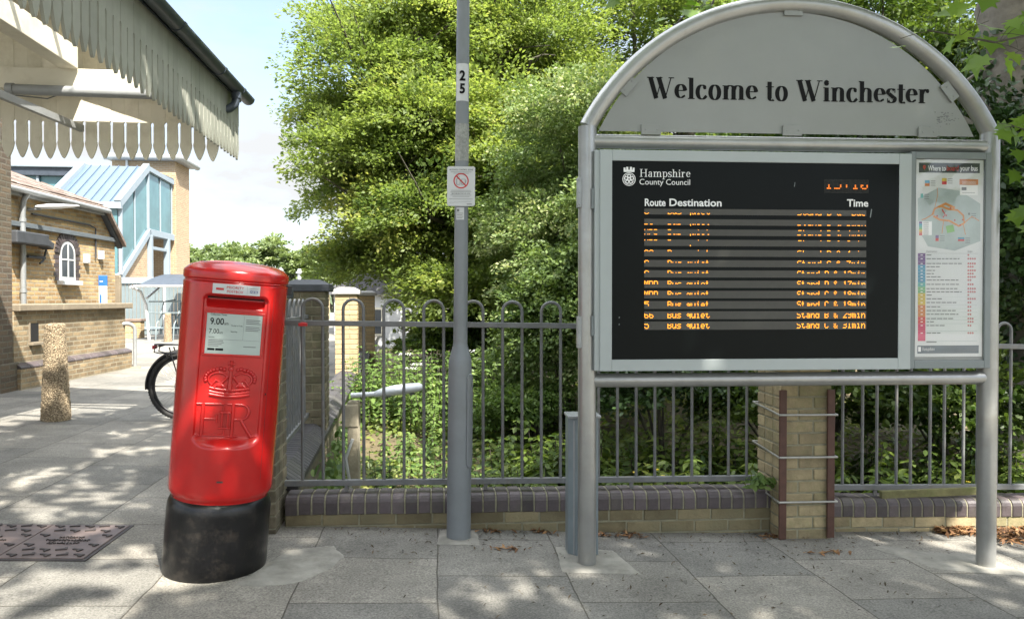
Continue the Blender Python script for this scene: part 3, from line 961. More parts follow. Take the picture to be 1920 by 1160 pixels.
# weld collars and screws stay with the tubes; segment panel
zpb = sp(1123, 246)[1]
hp = (sp(1824, 248)[0] - sp(1122, 248)[0]) / 2
xp = (sp(1824, 248)[0] + sp(1122, 248)[0]) / 2
risep = sp(1478, 24)[1] - zpb
Rp = (hp ** 2 + risep ** 2) / (2 * risep)
ap = math.asin(hp / Rp)
poly = [(xp + Rp * math.sin(a), zpb + risep - Rp + Rp * math.cos(a)) for a in frange(-ap, ap, 48)]
m = MB()
m.prism(poly, -.008, -.001)
panel = m.build('arch_panel', M_['panel'], sign)
tx = MB()
x0, zb = sp(1212, 183, -.01)
x1, _ = sp(1744, 188, -.01)
cap = sp(1212, 143, -.01)[1] - zb
put_serif(tx, 'Welcome to Winchester', x0, x1, zb - .004, cap, -.0095)
tx.build('lettering', M_['black'], panel)
# a rubbed sticker mark low on the right of the panel
gm = MB()
for k in range(60):
    px, py = 1735 + random.gauss(38, 11), 206 + random.gauss(16, 8)
    x, z = sp(px, py, -.009)
    w = random.uniform(.003, .012)
    gm.box((x, -.0088, z), (w, .0006, random.uniform(.002, .007)), ry=random.uniform(-.4, .4))
gm.build('sticker_residue', M_['print_grey'], panel)
def bracket(px, py, w, h, rot):
    m = MB()
    x, z = sp(px, py, -.02)
    m.box((x, -.016, z), (w, .012, h), ry=-R(rot))
    c, s = math.cos(R(rot)), math.sin(R(rot))
    for q in (-.3, .3):
        m.ball((x + q * w * c, -.0225, z + q * w * s), .004, n=6)
    m.build('bracket', M_['panel'], sign, bevel=.002)
bracket(1488, 21, .106, .05, 0)
bracket(1178, 161, .105, .058, 50)
bracket(1781, 172, .112, .058, -52)
for px, py in ((1221, 243), (1486, 245), (1740, 248)):
    bracket(px, py, .110, .056, 0)
for px, py, h in ((1083, 362, .165), (1083, 622, .175)):   # hinge plates on the left post
    m = MB()
    x, z = sp(px, py, 0)
    m.box((x + .006, -.012, z), (.022, .05, h))
    for q in (-.4, 0, .4): m.ball((x + .004, -.038, z + q * h), .005, n=6)
    m.build('hinge_plate', M_['galv'], sign, bevel=.002)

# the display case
YF = -0.085
case = sub('display_case', sign)
L_, T_ = sp(1116, 280, YF)
R_, B_ = sp(1707, 690, YF)
B_ = (sp(1119, 698, YF)[1] + B_) / 2
m = MB()
m.bb((L_, YF + .012, B_), (R_, .075, T_))
m.build('case_body', M_['case'], case, bevel=.006)
sx0, sz1 = sp(1148, 301, YF)
sx1, sz0 = sp(1684, 671, YF)
m = MB()
y0, y1 = YF, YF + .014
m.bb((L_ + .028, y0, B_), (sx0, y1, T_))
m.bb((sx1, y0, B_), (R_, y1, T_))
m.bb((sx0, y0, sz1), (sx1, y1, T_))
m.bb((sx0, y0, B_), (sx1, y1, sz0))
m.build('bezel', M_['case'], case, bevel=.003)
m = MB()
m.bb((sx0 - .004, YF + .004, sz0 - .004), (sx1 + .004, YF + .0118, sz1 + .004))
scr = m.build('screen', M_['screen'], case)
YS = YF + .003
m = MB()
# county logo: crown over a rose
def logo(mb, cx, zc, s, y, mi=0):
    k = [0]
    def ring(r, w, n=24, cz_=0, squash=1.0, a0=0, a1=360):
        k[0] += 1
        pts = [(cx + r * s * math.cos(R(a0 + (a1 - a0) * i / n)), zc + cz_ * s + r * s * squash * math.sin(R(a0 + (a1 - a0) * i / n))) for i in range(n + 1)]
        mb.strip(pts, [w * s] * (n + 1), y - k[0] * 1e-5, mi)
    ring(.50, .055); ring(.40, .04, a0=60, a1=420)
    for i in range(5):
        a = R(90 + 72 * i)
        pts = [(cx + .25 * s * math.cos(a) + .12 * s * math.cos(R(t)), zc + .25 * s * math.sin(a) + .12 * s * math.sin(R(t))) for t in range(0, 361, 30)]
        k[0] += 1
        mb.strip(pts, [.075 * s] * len(pts), y - k[0] * 1e-5, mi)
    ring(.10, .07, 14)
    zb_ = zc + .56 * s
    poly = [(-.40, 0), (-.46, .34), (-.33, .34), (-.30, .22), (-.19, .22), (-.17, .40), (-.05, .40), (-.04, .24), (.04, .24), (.05, .40), (.17, .40), (.19, .22), (.30, .22), (.33, .34), (.46, .34), (.40, 0)]
    pts = [(cx + a * s, y, zb_ + b_ * s) for a, b_ in poly]
    for i in range(0, 15):
        pass
    for (a, b_, c_, d_) in ((-.42, -.27, 0, .34), (-.22, -.06, 0, .4), (.06, .22, 0, .4), (.27, .42, 0, .34), (-.42, .42, 0, .18)):
        k[0] += 1
        yy = y - k[0] * 1e-5
        mb.add([(cx + a * s, yy, zb_ + c_ * s), (cx + b_ * s, yy, zb_ + c_ * s), (cx + b_ * 1.05 * s, yy, zb_ + d_ * s), (cx + a * 1.05 * s, yy, zb_ + d_ * s)], [(0, 1, 2, 3)], mi)
lx, lz = sp(1179.5, 336, YS)
logo(m, lx, lz, sp(1191, 336, YS)[0] - sp(1167.5, 336, YS)[0], YS)
a, zb = sp(1199, 331.5, YS); b, _ = sp(1295, 331.5, YS)
put_serif(m, 'Hampshire', a, b, zb, sp(1199, 317, YS)[1] - zb, YS, glyphs=BOOK)
a, zb = sp(1199, 346, YS); b, _ = sp(1294, 346, YS)
put_text(m, 'County Council', a, b, zb, sp(1199, 335, YS)[1] - zb, YS)
a, zb = sp(1209, 386, YS); b, _ = sp(1248, 386, YS)
capz = sp(1209, 372, YS)[1] - zb
put_text(m, 'Route', a, b, zb, capz, YS, bold=.022)
a, zb = sp(1255, 386, YS); b, _ = sp(1353, 386, YS)
put_text(m, 'Destination', a, b, zb, capz, YS, bold=.022)
a, zb = sp(1588, 387, YS); b, _ = sp(1628, 387, YS)
put_text(m, 'Time', a, b, zb, capz, YS, bold=.022)
m.build('screen_lettering', M_['white'], scr)
sc_ = MB()                                    # scratches and two dead screws on the cover
for px, py, w, h in ((1633, 400, 4, 17), (1490, 346, 2, 9), (1161, 595, 3, 3), (1161, 608, 3, 3)):
    x, z = sp(px, py, YS)
    sc_.box((x, YS, z), (w * .0014, .0004, h * .0028), ry=.15)
sc_.build('scratch', M_['case_grey'], scr)

rows = [('5', 'Bus quiet', 'Stand D &  Due', {5, 6, 7}, .012), ('35', 'Bus quiet', 'Stand D & 3min', {6, 7}, .012), ('MPD', 'Bus quiet', 'Stand B & 4min', {0, 6, 7}, .0), ('MPD', 'Bus quiet', 'Stand B & 6min', {0, 7}, 0),
        ('CC', 'Bus quiet', 'Stand D & 4min', {0, 1}, 0), ('C', 'Bus quiet', 'Stand C & 7min', {0, 1, 2}, 0), ('C', 'Bus quiet', 'Stand D & 12min', {0, 1, 2}, 0), ('MDD', 'Bus quiet', 'Stand D & 17min', {0, 1, 2, 3}, 0),
        ('MDD', 'Bus quiet', 'Stand C & 18min', {0, 1, 2, 3}, 0), ('5', 'Bus quiet', 'Stand C & 19min', {0, 1, 2, 3, 4}, 0), ('66', 'Bus quiet', 'Stand B & 29min', {2, 3, 4, 5, 6}, 0), ('5', 'Bus quiet', 'Stand C & 31min', {2, 3, 4, 5, 6}, 0)]
def led_text(mb, txt, x0, x1, z1, ph, show, y):
    n = len(txt) * 6 - 1
    pw = (x1 - x0) / n
    for i, ch in enumerate(txt):
        R_rows = DOTS[ch].split()
        for r_ in range(7):
            if r_ not in show: continue
            for c_ in range(5):
                if R_rows[r_][c_] == '1':
                    cx, cz_ = x0 + (i * 6 + c_ + .5) * pw, z1 - (r_ + .5) * ph
                    mb.add([(cx - pw * .42, y, cz_ - ph * .36), (cx + pw * .42, y, cz_ - ph * .36), (cx + pw * .42, y, cz_ + ph * .36), (cx - pw * .42, y, cz_ + ph * .36)], [(0, 1, 2, 3)])
        if ch == 'q' and 7 in show:
            cx, cz_ = x0 + (i * 6 + 4.5) * pw, z1 - 7.5 * ph
            mb.add([(cx - pw * .5, y, cz_ - ph * .6), (cx + pw * .5, y, cz_ - ph * .6), (cx + pw * .5, y, cz_ + ph * .6), (cx - pw * .5, y, cz_ + ph * .6)], [(0, 1, 2, 3)])
for i, (a_, b_, c_, show, dz) in enumerate(rows):
    yt = 391 + i * 19.25
    x0, z1 = sp(1208, yt, YS); x1, z0 = sp(1624, yt + 14.2, YS)
    m = MB()
    m.bb((x0, YS - .0008, z0), (x1, YS + .002, z1))
    st = m.build('led_strip', M_['ledstrip'], scr)
    m = MB()
    ph = (z1 - z0) / 8.3
    yl = YS - .0018
    if a_: led_text(m, a_, x0, x0 + .0132 * len(a_) * 1.9, z1 - .001 - dz * .2, ph, show, yl)
    led_text(m, b_, sp(1252, 400, YS)[0], sp(1331, 400, YS)[0], z1 - .001 - dz * .2, ph, show, yl)
    led_text(m, c_, sp(1495, 400, YS)[0], sp(1623, 400, YS)[0], z1 - .001 - dz * .2, ph, show, yl)
    m.build('led_text', M_['led'], st)
x0, z1 = sp(1546, 337, YS); x1, z0 = sp(1628, 362, YS)
m = MB()
nx, nz_ = 34, 10
for i in range(nx + 1):
    x = lerp(x0, x1, i / nx)
    m.box((x, YS, (z0 + z1) / 2), (.0009, .0006, z1 - z0))
for i in range(nz_ + 1):
    z = lerp(z0, z1, i / nz_)
    m.box(((x0 + x1) / 2, YS - .0004, z), (x1 - x0, .0006, .0009))
clk = m.build('clock_panel', M_['ledstrip'], scr)
m = MB()
led_text(m, '13:10', sp(1547, 340, YS)[0], sp(1627, 340, YS)[0], sp(1547, 334, YS)[1], (z1 - z0) / 8.2, {4, 5, 6}, YS - .0018)
m.build('led_text', M_['led_dim'], clk)
for py, h in ((375, 60), (610, 60)):          # hinges in the shaded left flank of the case
    m = MB()
    x, z = sp(1111, py, 0)
    m.tube([(L_ - .006, YF + .03, z - .055), (L_ - .006, YF + .03, z + .055)], .010, 10)
    m.box((L_ - .001, YF + .05, z), (.004, .05, .15))
    m.build('hinge', M_['case_grey'], case)

# poster case on the right
pc = sub('poster_case', sign)
PL, PT = sp(1709, 284, YF); PR, PB = sp(1857, 690, YF)
m = MB()
m.bb((PL + .002, YF + .02, PB), (PR, .06, PT))
m.build('case_body', M_['case_grey'], pc, bevel=.005)
wx0, wz1 = sp(1718, 297, YF); wx1, wz0 = sp(1846, 675, YF)
m = MB()
m.bb((PL + .002, YF + .002, PB), (wx0, YF + .022, PT)); m.bb((wx1, YF + .002, PB), (PR, YF + .022, PT))
m.bb((wx0, YF + .002, wz1), (wx1, YF + .022, PT)); m.bb((wx0, YF + .002, PB), (wx1, YF + .022, wz0))
m.build('frame', M_['case_grey'], pc, bevel=.003)
YP = YF + .0165
qx0, qz1 = sp(1718, 299, YP); qx1, qz0 = sp(1841, 668, YP)
PM = [mat('poster paper', (0.63, 0.645, 0.635), 0.35, 0, .06, 4), mat('poster header', (0.035, 0.045, 0.05), 0.4), M_['white'], M_['redmark'],
      mat('map orange', (0.62, 0.24, 0.05), 0.5, 0, .2, 40), mat('map green', (0.20, 0.45, 0.12), 0.5), mat('map pale', (0.40, 0.47, 0.46), 0.5, 0, .2, 10), M_['print_grey'],
      mat('strip purple', (0.16, 0.08, 0.24), 0.5), mat('strip blue', (0.06, 0.30, 0.45), 0.5), mat('strip teal', (0.10, 0.40, 0.36), 0.5), mat('strip green', (0.18, 0.44, 0.20), 0.5),
      mat('strip yellow', (0.65, 0.48, 0.08), 0.5), mat('strip orange', (0.62, 0.22, 0.08), 0.5), mat('strip red', (0.60, 0.06, 0.07), 0.5), mat('strip pink', (0.58, 0.05, 0.14), 0.5), mat('footer slate', (0.09, 0.13, 0.16), 0.5)]
m = MB()
m.add([(qx0, YP, qz0), (qx1, YP, qz0), (qx1, YP, qz1), (qx0, YP, qz1)], [(0, 1, 2, 3)], 0)
lev = [0]
def pq(px0, py0, px1, py1, mi, dy=0.0004):
    a_, z1_ = sp(px0, py0, YP); b_, z0_ = sp(px1, py1, YP)
    m.add([(a_, YP - dy, z0_), (b_, YP - dy, z0_), (b_, YP - dy, z1_), (a_, YP - dy, z1_)], [(0, 1, 2, 3)], mi)
def ptext(body, px0, px1, pyb, pyt, mi, bold=0.0, dy=.0009):
    a_, zb_ = sp(px0, pyb, YP); b_, _ = sp(px1, pyb, YP)
    put_text(m, body, a_, b_, zb_, sp(px0, pyt, YP)[1] - zb_, YP - dy, mi, bold)
pq(1723, 305, 1837, 325, 1)
ptext('Where to', 1740, 1773, 320, 310, 2, .01)
ptext('board', 1775, 1797, 320, 310, 3, .01)
ptext('your bus', 1800, 1833, 320, 310, 2, .01)
x, z = sp(1733, 313, YP); m.strip([(x + .006 * math.cos(R(t)), z + .006 * math.sin(R(t))) for t in range(0, 361, 30)], [.006] * 13, YP - .0009, 3)
m.add([(x - .006, YP - .0008, z - .004), (x, YP - .0008, z - .018), (x + .006, YP - .0008, z - .004)], [(0, 1, 2)], 3)
def blob(pts, mi, dy):
    V = [sp(px, py, YP) for px, py in pts]
    m.add([(v[0], YP - dy, v[1]) for v in V], [tuple(range(len(V)))[::-1]], mi)
blob([(1721, 372), (1760, 352), (1800, 358), (1838, 382), (1838, 452), (1790, 470), (1740, 462), (1722, 430)], 6, .0003)
def road(pts, w, mi, dy):
    V = [sp(px, py, YP) for px, py in pts]
    m.strip(V, [w] * len(V), YP - dy, mi)
road([(1748, 403), (1752, 392), (1763, 386), (1778, 392), (1795, 394), (1806, 404), (1808, 418), (1798, 424), (1780, 414), (1762, 412), (1750, 405)], .011, 4, .0005)
road([(1760, 388), (1773, 382), (1790, 390)], .014, 4, .00055)
road([(1752, 400), (1735, 410), (1728, 412)], .005, 4, .00051)
road([(1808, 418), (1822, 406), (1836, 414)], .005, 4, .00052)
road([(1769, 414), (1766, 438)], .004, 4, .00053); road([(1806, 420), (1810, 440)], .004, 4, .00054)
road([(1752, 392), (1758, 366), (1757, 352)], .003, 4, .00056)
road([(1766, 392), (1772, 402), (1768, 408)], .006, 3, .0006)
for px, py in ((1768, 396), (1774, 404), (1790, 413), (1800, 422), (1757, 405), (1782, 390), (1805, 412)):
    x, z = sp(px, py, YP); m.strip([(x + .003 * math.cos(R(t)), z + .003 * math.sin(R(t))) for t in range(0, 361, 40)], [.004] * 10, YP - .0007, 3)
blob([(1773, 424), (1787, 421), (1790, 434), (1776, 437)], 5, .0006)
for (a_, b_, c_, d_, c1, c2) in ((1734, 338, 1743, 349, 9, 13), (1766, 334, 1775, 346, 12, 14), (1726, 363, 1731, 371, 10, 10), (1754, 441, 1760, 452, 8, 3), (1796, 445, 1808, 452, 9, 14), (1815, 399, 1819, 403, 7, 7)):
    pq(a_, b_, c_, (b_ + d_) / 2, c1); pq(a_, (b_ + d_) / 2, c_, d_, c2)
    for q in range(3): pq(c_ + 2, b_ + 1 + q * 4, c_ + 11, b_ + 2.2 + q * 4, 7)
pq(1799, 336, 1834, 347, 13); pq(1800, 347.2, 1833, 366, 2)
for q in range(3): pq(1804, 340 + q * 2, 1830, 340.9 + q * 2, 2, .0008)
pq(1803, 351, 1812, 357, 7, .0006); pq(1804, 361, 1828, 362, 7, .0006)
pq(1722, 415, 1747, 441, 2, .0007)
for q, ci in enumerate((8, 9, 10, 11, 12, 13, 14)):
    pq(1723, 415.5 + q * 3.7, 1729, 419 + q * 3.7, ci, .0009); pq(1731, 416.5 + q * 3.7, 1741, 417.8 + q * 3.7, 7, .0009)
ptext('Destination', 1737, 1757, 473, 469, 7); ptext('Stops', 1814, 1823, 473, 469, 7); pq(1722, 474.6, 1834, 475.4, 7)
tabs = [(478, 1, 8), (485, 4, 8), (494, 4, 8), (500, 3, 9), (507, 4, 9), (513, 3, 9), (519, 4, 9), (525, 2, 9), (533, 3, 10), (541, 4, 11), (547, 4, 11), (553, 1, 12), (560, 4, 12), (567, 2, 12), (575, 2, 13), (582, 2, 13), (589, 2, 13), (597, 3, 14), (603, 3, 14), (610, 2, 15), (624, 3, 15)]
words_ = [10, 60, 64, 24, 14, 12, 26, 58, 62, 56, 64, 8, 30, 54, 24, 55, 58, 48, 12, 32, 26]
for i, (py, n_, ci) in enumerate(tabs):
    top = py - 3.4
    bot = (tabs[i + 1][0] - 3.6) if i + 1 < len(tabs) else 639
    pq(1721, top, 1735, bot, ci)
    pq(1726, py - .6, 1730, py + .8, 2, .0008)
    x = 1737
    while x < 1737 + words_[i]:
        w = random.uniform(5, 11)
        pq(x, py - .9, min(x + w, 1737 + words_[i] + 2), py + .9, 7, .0006)
        x += w + 1.5
    for q in range(n_):
        x, z = sp(1815.5 + q * 4.1, py, YP)
        m.strip([(x + .0036 * math.cos(R(t)), z + .0036 * math.sin(R(t))) for t in range(0, 361, 40)], [.0032] * 10, YP - .0006, 3)
    pq(1737, bot - .1, 1832, bot + .15, 6, .0005)
pq(1737, 640, 1756, 642, 7); pq(1720, 647.5, 1835, 662, 16)
a_, zb_ = sp(1729, 657, YP); b_, _ = sp(1752, 657, YP)
put_serif(m, 'Hampshire', a_, b_, zb_, sp(1729, 651, YP)[1] - zb_, YP - .0009, 2, BOOK)
x, z = sp(1724, 655, YP); pq(1721.5, 650, 1726.5, 659, 2, .0008)
m.build('poster', PM, pc)
m = MB()
m.bb((wx0 + .001, YF + .008, wz0 + .001), (wx1 - .001, YF + .011, wz1 - .001))
m.build('pane', M_['glass'], pc)

patch('concrete_patch', [(0.27, 3.97), (0.70, 3.99), (0.60, 4.38), (0.26, 4.40)])
patch('concrete_patch', [(2.43, 4.2), (2.92, 4.12), (2.86, 4.48), (2.52, 4.50), (2.30, 4.62), (2.22, 4.60)])
patch('concrete_patch', [(-0.44, 4.33), (-0.19, 4.35), (-0.22, 4.62), (-0.45, 4.6)])

# steel feeder box standing behind the left post
fx = at(1090, 1040, 4.30)
fb = thing('feeder_pillar', 'grey galvanised steel feeder box with a flat lid, right behind the left sign post', 'feeder pillar', (fx.x + .005, 4.30, gz(fx.x, 4.3)), SAng)
m = MB()
W, D, H = 0.178, 0.15, 0.80
m.prism([(-W / 2, -.03), (-W / 2 + .05, -D / 2), (W / 2 - .05, -D / 2), (W / 2, -.03), (W / 2, D / 2), (-W / 2, D / 2)], -.1, H, axes='xy')
m.build('body', mat('blue grey galvanised', (0.23, 0.275, 0.295), 0.42, 0.3, 0.25, 5, 0.03, 60, dirt=(0.13, 0.15, 0.155), dirt_amt=0.5), fb, bevel=.004)
m = MB()
m.box((0, 0.005, H + .008), (W + .014, D + .02, .016))
m.build('lid', M_['galv'], fb, bevel=.004)
m = MB()
m.box((-.055, -.055, H * .5), (.012, .012, H * .96), rz=-.7)
m.build('door_seam', M_['galv'], fb, bevel=.002)

# ------------------------------------------------------------------ lamp post
LP = at(860, 1006, 4.47)
lp = thing('lamp_post', 'plain grey steel lamp post with a wide base, numbered 25', 'lamp post', (LP.x, 4.47, gz(LP.x, 4.47)))
lp.rotation_euler = (0, R(0.55), 0)
m = MB()
m.lathe([(.0745, -.15), (.0735, .0), (.0705, 1.02), (.069, 1.075), (.056, 1.125), (.044, 1.165), (.0425, 1.18)], 32)
m.build('base', M_['lamp_grey'], lp)
m = MB()
m.lathe([(.0425, 1.17), (.0400, 2.2), (.0385, 3.2), (.0365, 5.2), (.034, 6.0)], 28)
m.build('shaft', M_['lamp_grey'], lp)
m = MB()
hp_ = []
for i in range(9):
    a = R(-52 + 46 * (i / 8))
    hp_.append(a)
outer, zz0, zz1 = .080, .43, 1.0
vs_, fs = [], []
for a in hp_:
    ends = sstep(0, .25, (a - hp_[0]) / (hp_[-1] - hp_[0])) * sstep(0, .25, (hp_[-1] - a) / (hp_[-1] - hp_[0]))
    c = .022 * (1 - ends)
    a2 = a
    for r_, z in ((.066, zz0 + c), (outer, zz0 + c + .006), (outer, zz1 - c - .006), (.066, zz1 - c)):
        vs_.append((r_ * math.cos(a2), r_ * math.sin(a2), z))
for i in range(8):
    for j in range(3): fs.append((i * 4 + j, (i + 1) * 4 + j, (i + 1) * 4 + j + 1, i * 4 + j + 1))
fs += [(0, 1, 2, 3), (35, 34, 33, 32)]
m.add(vs_, fs, 0, False)
m.build('door', M_['lamp_grey'], lp, bevel=.003)
def lpz(py): return (CAM.z - LP.z * 0) + (560 - py) * 4.40 / F - gz(LP.x, 4.47)
def wrap(mb, r, a0, a1, z0, z1, mi=0, n=12):
    """a plate bent round the pole"""
    vs_ = [(r * math.sin(R(a)), -r * math.cos(R(a)), z) for z in (z0, z1) for a in frange(a0, a1, n)]
    mb.add(vs_, [(i, i + 1, n + 2 + i, n + 1 + i) for i in range(n)], mi, True)
m = MB()
wrap(m, .0412, -58, 62, lpz(188), lpz(118))
pl = m.build('number_plate', M_['signwhite'], lp)
m = MB()
for ch, yb in (('2', 150), ('5', 174)):
    vs_, fs, a, b, c, d = text_shape(ch, .035)
    k = .058 / .72
    V = []
    for v in vs_:
        x = (v[0] - (a + b) / 2) * k * .88 + .002
        t = math.asin(max(-1, min(1, x / .0455)))
        V.append((.0455 * math.sin(t), -.0455 * math.cos(t), lpz(yb) + v[1] * k))
    m.add(V, fs)
m.build('numeral', M_['black'], pl)
m = MB()
wrap(m, .0410, -180, 180, lpz(300), lpz(230), n=28)
m.build('speckled_band', M_['band_grey'], lp)
ns = MB()
xw = .083
ns.prism([(-xw + .008, lpz(386)), (xw - .008, lpz(386)), (xw, lpz(386) + .008), (xw, lpz(312) - .008), (xw - .008, lpz(312)), (-xw + .008, lpz(312)), (-xw, lpz(312) - .008), (-xw, lpz(386) + .008)], -.056, -.052)
nsign = ns.build('notice_plate', M_['signwhite'], lp)
nm = MB()
def nz_(py): return lpz(py)
cxn, czn = 0.0, nz_(339)
put_text(nm, 'ALCOHOL CONTROL ZONE', -.070, .070, nz_(319.5), .0085, -.0566, 0, .01)
for py, w in ((322.5, .062), (325, .045), (357, .058), (359.5, .062), (365.8, .062), (368.3, .05), (373, .07)):
    nm.box((0, -.0566, nz_(py)), (2 * w, .0004, .0022), 1)
put_text(nm, 'MAXIMUM FINE OF £500', -.055, .055, nz_(363.6), .0062, -.0566, 0, .01)
nm.box((.05, -.0566, nz_(382.5)), (.03, .0004, .003), 0)
nm.strip([(-.07 + .012 * i, nz_(380.5) + .003 * (i % 2) + .0008 * i) for i in range(12)], [.0012] * 12, -.0566, 1)
bx = -.014                                            # bottle and glass
for (a, b, c, d) in ((-.026, -.006, -.022, .012), (-.020, -.012, .012, .028), (.004, .024, -.022, .010)):
    nm.strip([(cxn + a, czn + c), (cxn + a, czn + d), (cxn + b, czn + d), (cxn + b, czn + c), (cxn + a, czn + c)], [.0035] * 5, -.0566, 1)
nm.strip([(cxn + .024, czn + .004), (cxn + .031, czn), (cxn + .024, czn - .014)], [.003] * 3, -.0566, 1)
nm.strip([(cxn + .042 * math.cos(R(t)), czn + .042 * math.sin(R(t))) for t in range(0, 361, 10)], [.0075] * 37, -.0570, 2)
nm.strip([(cxn - .029, czn + .029), (cxn + .029, czn - .029)], [.0075] * 2, -.0572, 2)
nm.build('notice_print', [M_['black'], M_['print_grey'], M_['redmark']], nsign)
m = MB()
for z in (lpz(330), lpz(372)): m.lathe([(.0425, z - .008), (.0425, z + .008)], 24)
m.build('clip', M_['galv'], lp)
m = MB()
wrap(m, .0425, -42, 26, lpz(411), lpz(388))
stk = m.build('sticker', M_['signwhite'], lp)
m = MB()
wrap(m, .0429, -36, -14, lpz(396), lpz(391), 0)
for q in range(4): wrap(m, .0429, -34, 18 - 6 * (q % 2), lpz(399.6 + q * 3), lpz(398.6 + q * 3), 0)
m.build('sticker_print', M_['print_grey'], stk)

# ------------------------------------------------------------------ postbox
PBX, PBY = -1.565, 3.885
PB0 = Vector((PBX, PBY, gz(PBX, PBY)))
face = math.atan2(-PBX, PBY)                    # the front turns towards the camera
pb = thing('postbox', 'leaning red pillar postbox on a scuffed black base with crown and royal cipher', 'postbox', PB0)
pb.rotation_euler = Euler((R(0.6), R(4.75), 0)).to_matrix().to_4x4().to_euler()
pb.rotation_euler = (Matrix.Rotation(R(4.75), 3, 'Y') @ Matrix.Rotation(face, 3, 'Z')).to_euler()
RB = 0.265
pb.scale = (.968, .968, 1)
m = MB()
m.lathe([(.264, -.06), (.266, .02), (.265, .32), (.262, .352), (.252, .376), (.235, .388), (.20, .392)], 64)
m.build('base', M_['boxblack'], pb)
YREC = -0.1965
def sdf_rr(x, z, hx, hz, r):
    qx, qz = abs(x) - hx + r, abs(z) - hz + r
    return min(max(qx, qz), 0) + math.hypot(max(qx, 0), max(qz, 0)) - r
zc_, hx_, hz_ = 1.048, .163, .380
ths = [R(-180 + 4 * i) for i in range(29)] + [R(-64 + i * .8) for i in range(1, 160)] + [R(64 + 4 * i) for i in range(0, 29)]
zs = [.383, .386, .392, .402, .415, .43, .45, .48, .55, .62, .64] + frange(.65, 1.45, 170) + [1.46, 1.475, 1.485, 1.489, 1.493, 1.497, 1.501]
def prof(z):
    if z < .43: return RB - .022 * (1 - sstep(.383, .43, z)) ** 1.3
    if 1.487 < z < 1.499: return RB - .006
    return RB
vs_, fs = [], []
for z in zs:
    r = prof(z)
    for t in ths:
        x, y = r * math.sin(t), -r * math.cos(t)
        if y < 0:
            d = sdf_rr(x, z - zc_, hx_, hz_, .035)
            k = 1 - sstep(-.014, .002, d)
            if z < .80:
                kx = 1 - sstep(-.014, .002, sdf_rr(x, z - zc_ + .05, hx_, hz_ + .2, .035))
                k = min(kx, sstep(zc_ - hz_ - .004, zc_ - hz_ + .05, z + .035 * (abs(x) / hx_) ** 6 * -1 + .0))
            y = lerp(y, max(y, YREC), k)
            # the letter mouth: a hooded slot behind the top of the panel
            dm = sdf_rr(x, z - 1.388, .142, .030, .012)
            y += .034 * (1 - sstep(-.008, .002, dm)) * sstep(1.350, 1.404, z)
        vs_.append((x, y, z))
n = len(ths)
for j in range(len(zs) - 1):
    for i in range(n):
        fs.append((j * n + i, j * n + (i + 1) % n, (j + 1) * n + (i + 1) % n, (j + 1) * n + i))
m = MB()
m.add(vs_, fs, 0, True)
m.add([vs_[i] for i in range(n)], [tuple(range(n))[::-1]])
m.build('body', M_['red'], pb)
m = MB()
m.lathe([(.20, 1.497), (.264, 1.499), (.2665, 1.502), (.2675, 1.508), (.268, 1.532), (.265, 1.543), (.255, 1.553), (.235, 1.570), (.19, 1.584), (.12, 1.594), (.05, 1.598), (.004, 1.599)], 72)
m.build('cap', M_['red'], pb)
m = MB()                                           # lip under the cap, front only
vv = []
for a in frange(-54, 54, 40):
    vv.append((.2665 * math.sin(R(a)), -.2665 * math.cos(R(a)), 1.493))
m.tube(vv, .0035, 8)
m.build('rain_lip', M_['red'], pb)
m = MB()
m.bb((-.138, YREC + .020, 1.407), (.138, YREC + .045, 1.413))  # black bar set in for the shadow inside the letter mouth
m.build('slot', M_['dark'], pb)
m = MB()
# notice frame and notice
nx0, nx1, nz0, nz1 = -.134, .134, 1.132, 1.332
for (a, b, c, d) in ((nx0 - .012, nx1 + .012, nz1, nz1 + .012), (nx0 - .012, nx1 + .012, nz0 - .012, nz0), (nx0 - .012, nx0, nz0, nz1), (nx1, nx1 + .012, nz0, nz1)):
    m.bb((a, YREC - .006, c), (b, YREC + .004, d))
m.build('notice_frame', M_['red'], pb, bevel=.003)
m = MB()
m.bb((nx0, YREC - .0025, nz0), (nx1, YREC + .003, nz1))
nt_ = m.build('collection_notice', M_['notice'], pb)
m = MB()
Yn = YREC - .0032
put_text(m, '9.00', -.118, -.052, 1.277, .033, Yn, 0, .012)
put_text(m, 'am', -.050, -.030, 1.277, .017, Yn, 0)
put_text(m, '7.00', -.120, -.072, 1.232, .024, Yn, 0, .004)
put_text(m, 'am', -.070, -.054, 1.232, .014, Yn, 0)
put_text(m, 'Collection Times', -.118, -.04, 1.322, .009, Yn, 0, .01)
put_text(m, 'Monday to Friday', -.016, .040, 1.272, .0075, Yn, 0)
put_text(m, 'Saturday', -.016, .016, 1.242, .0075, Yn, 0)
put_text(m, 'Services', -.120, -.092, 1.211, .0075, Yn, 0)
for z, a, b in ((1.195, -.12, -.05), (1.186, -.12, -.046), (1.177, -.12, -.055), (1.168, -.12, -.07)): m.bb((a, Yn, z), (b, Yn + .0004, z + .004), 1)
for z, a, b in ((1.305, .055, .125), (1.296, .055, .12), (1.287, .055, .128), (1.270, .055, .122), (1.261, .055, .126), (1.252, .055, .118)): m.bb((a, Yn, z), (b, Yn + .0004, z + .004), 1)
m.bb((.044, Yn, 1.205), (.0452, Yn + .0004, 1.325), 1); m.bb((-.12, Yn, 1.203), (.128, Yn + .0004, 1.2044), 1)
m.bb((.05, Yn, 1.170), (.112, Yn + .0004, 1.174), 1)
for a, b in ((-.122, -.088), (-.084, -.046)): m.bb((a, Yn, 1.148), (b, Yn + .0004, 1.159), 0)
m.build('notice_print', [M_['black'], M_['print_grey']], nt_)
def cyl(x, z, r): return (r * math.sin(x / RB), -r * math.cos(x / RB), z)
m = MB()
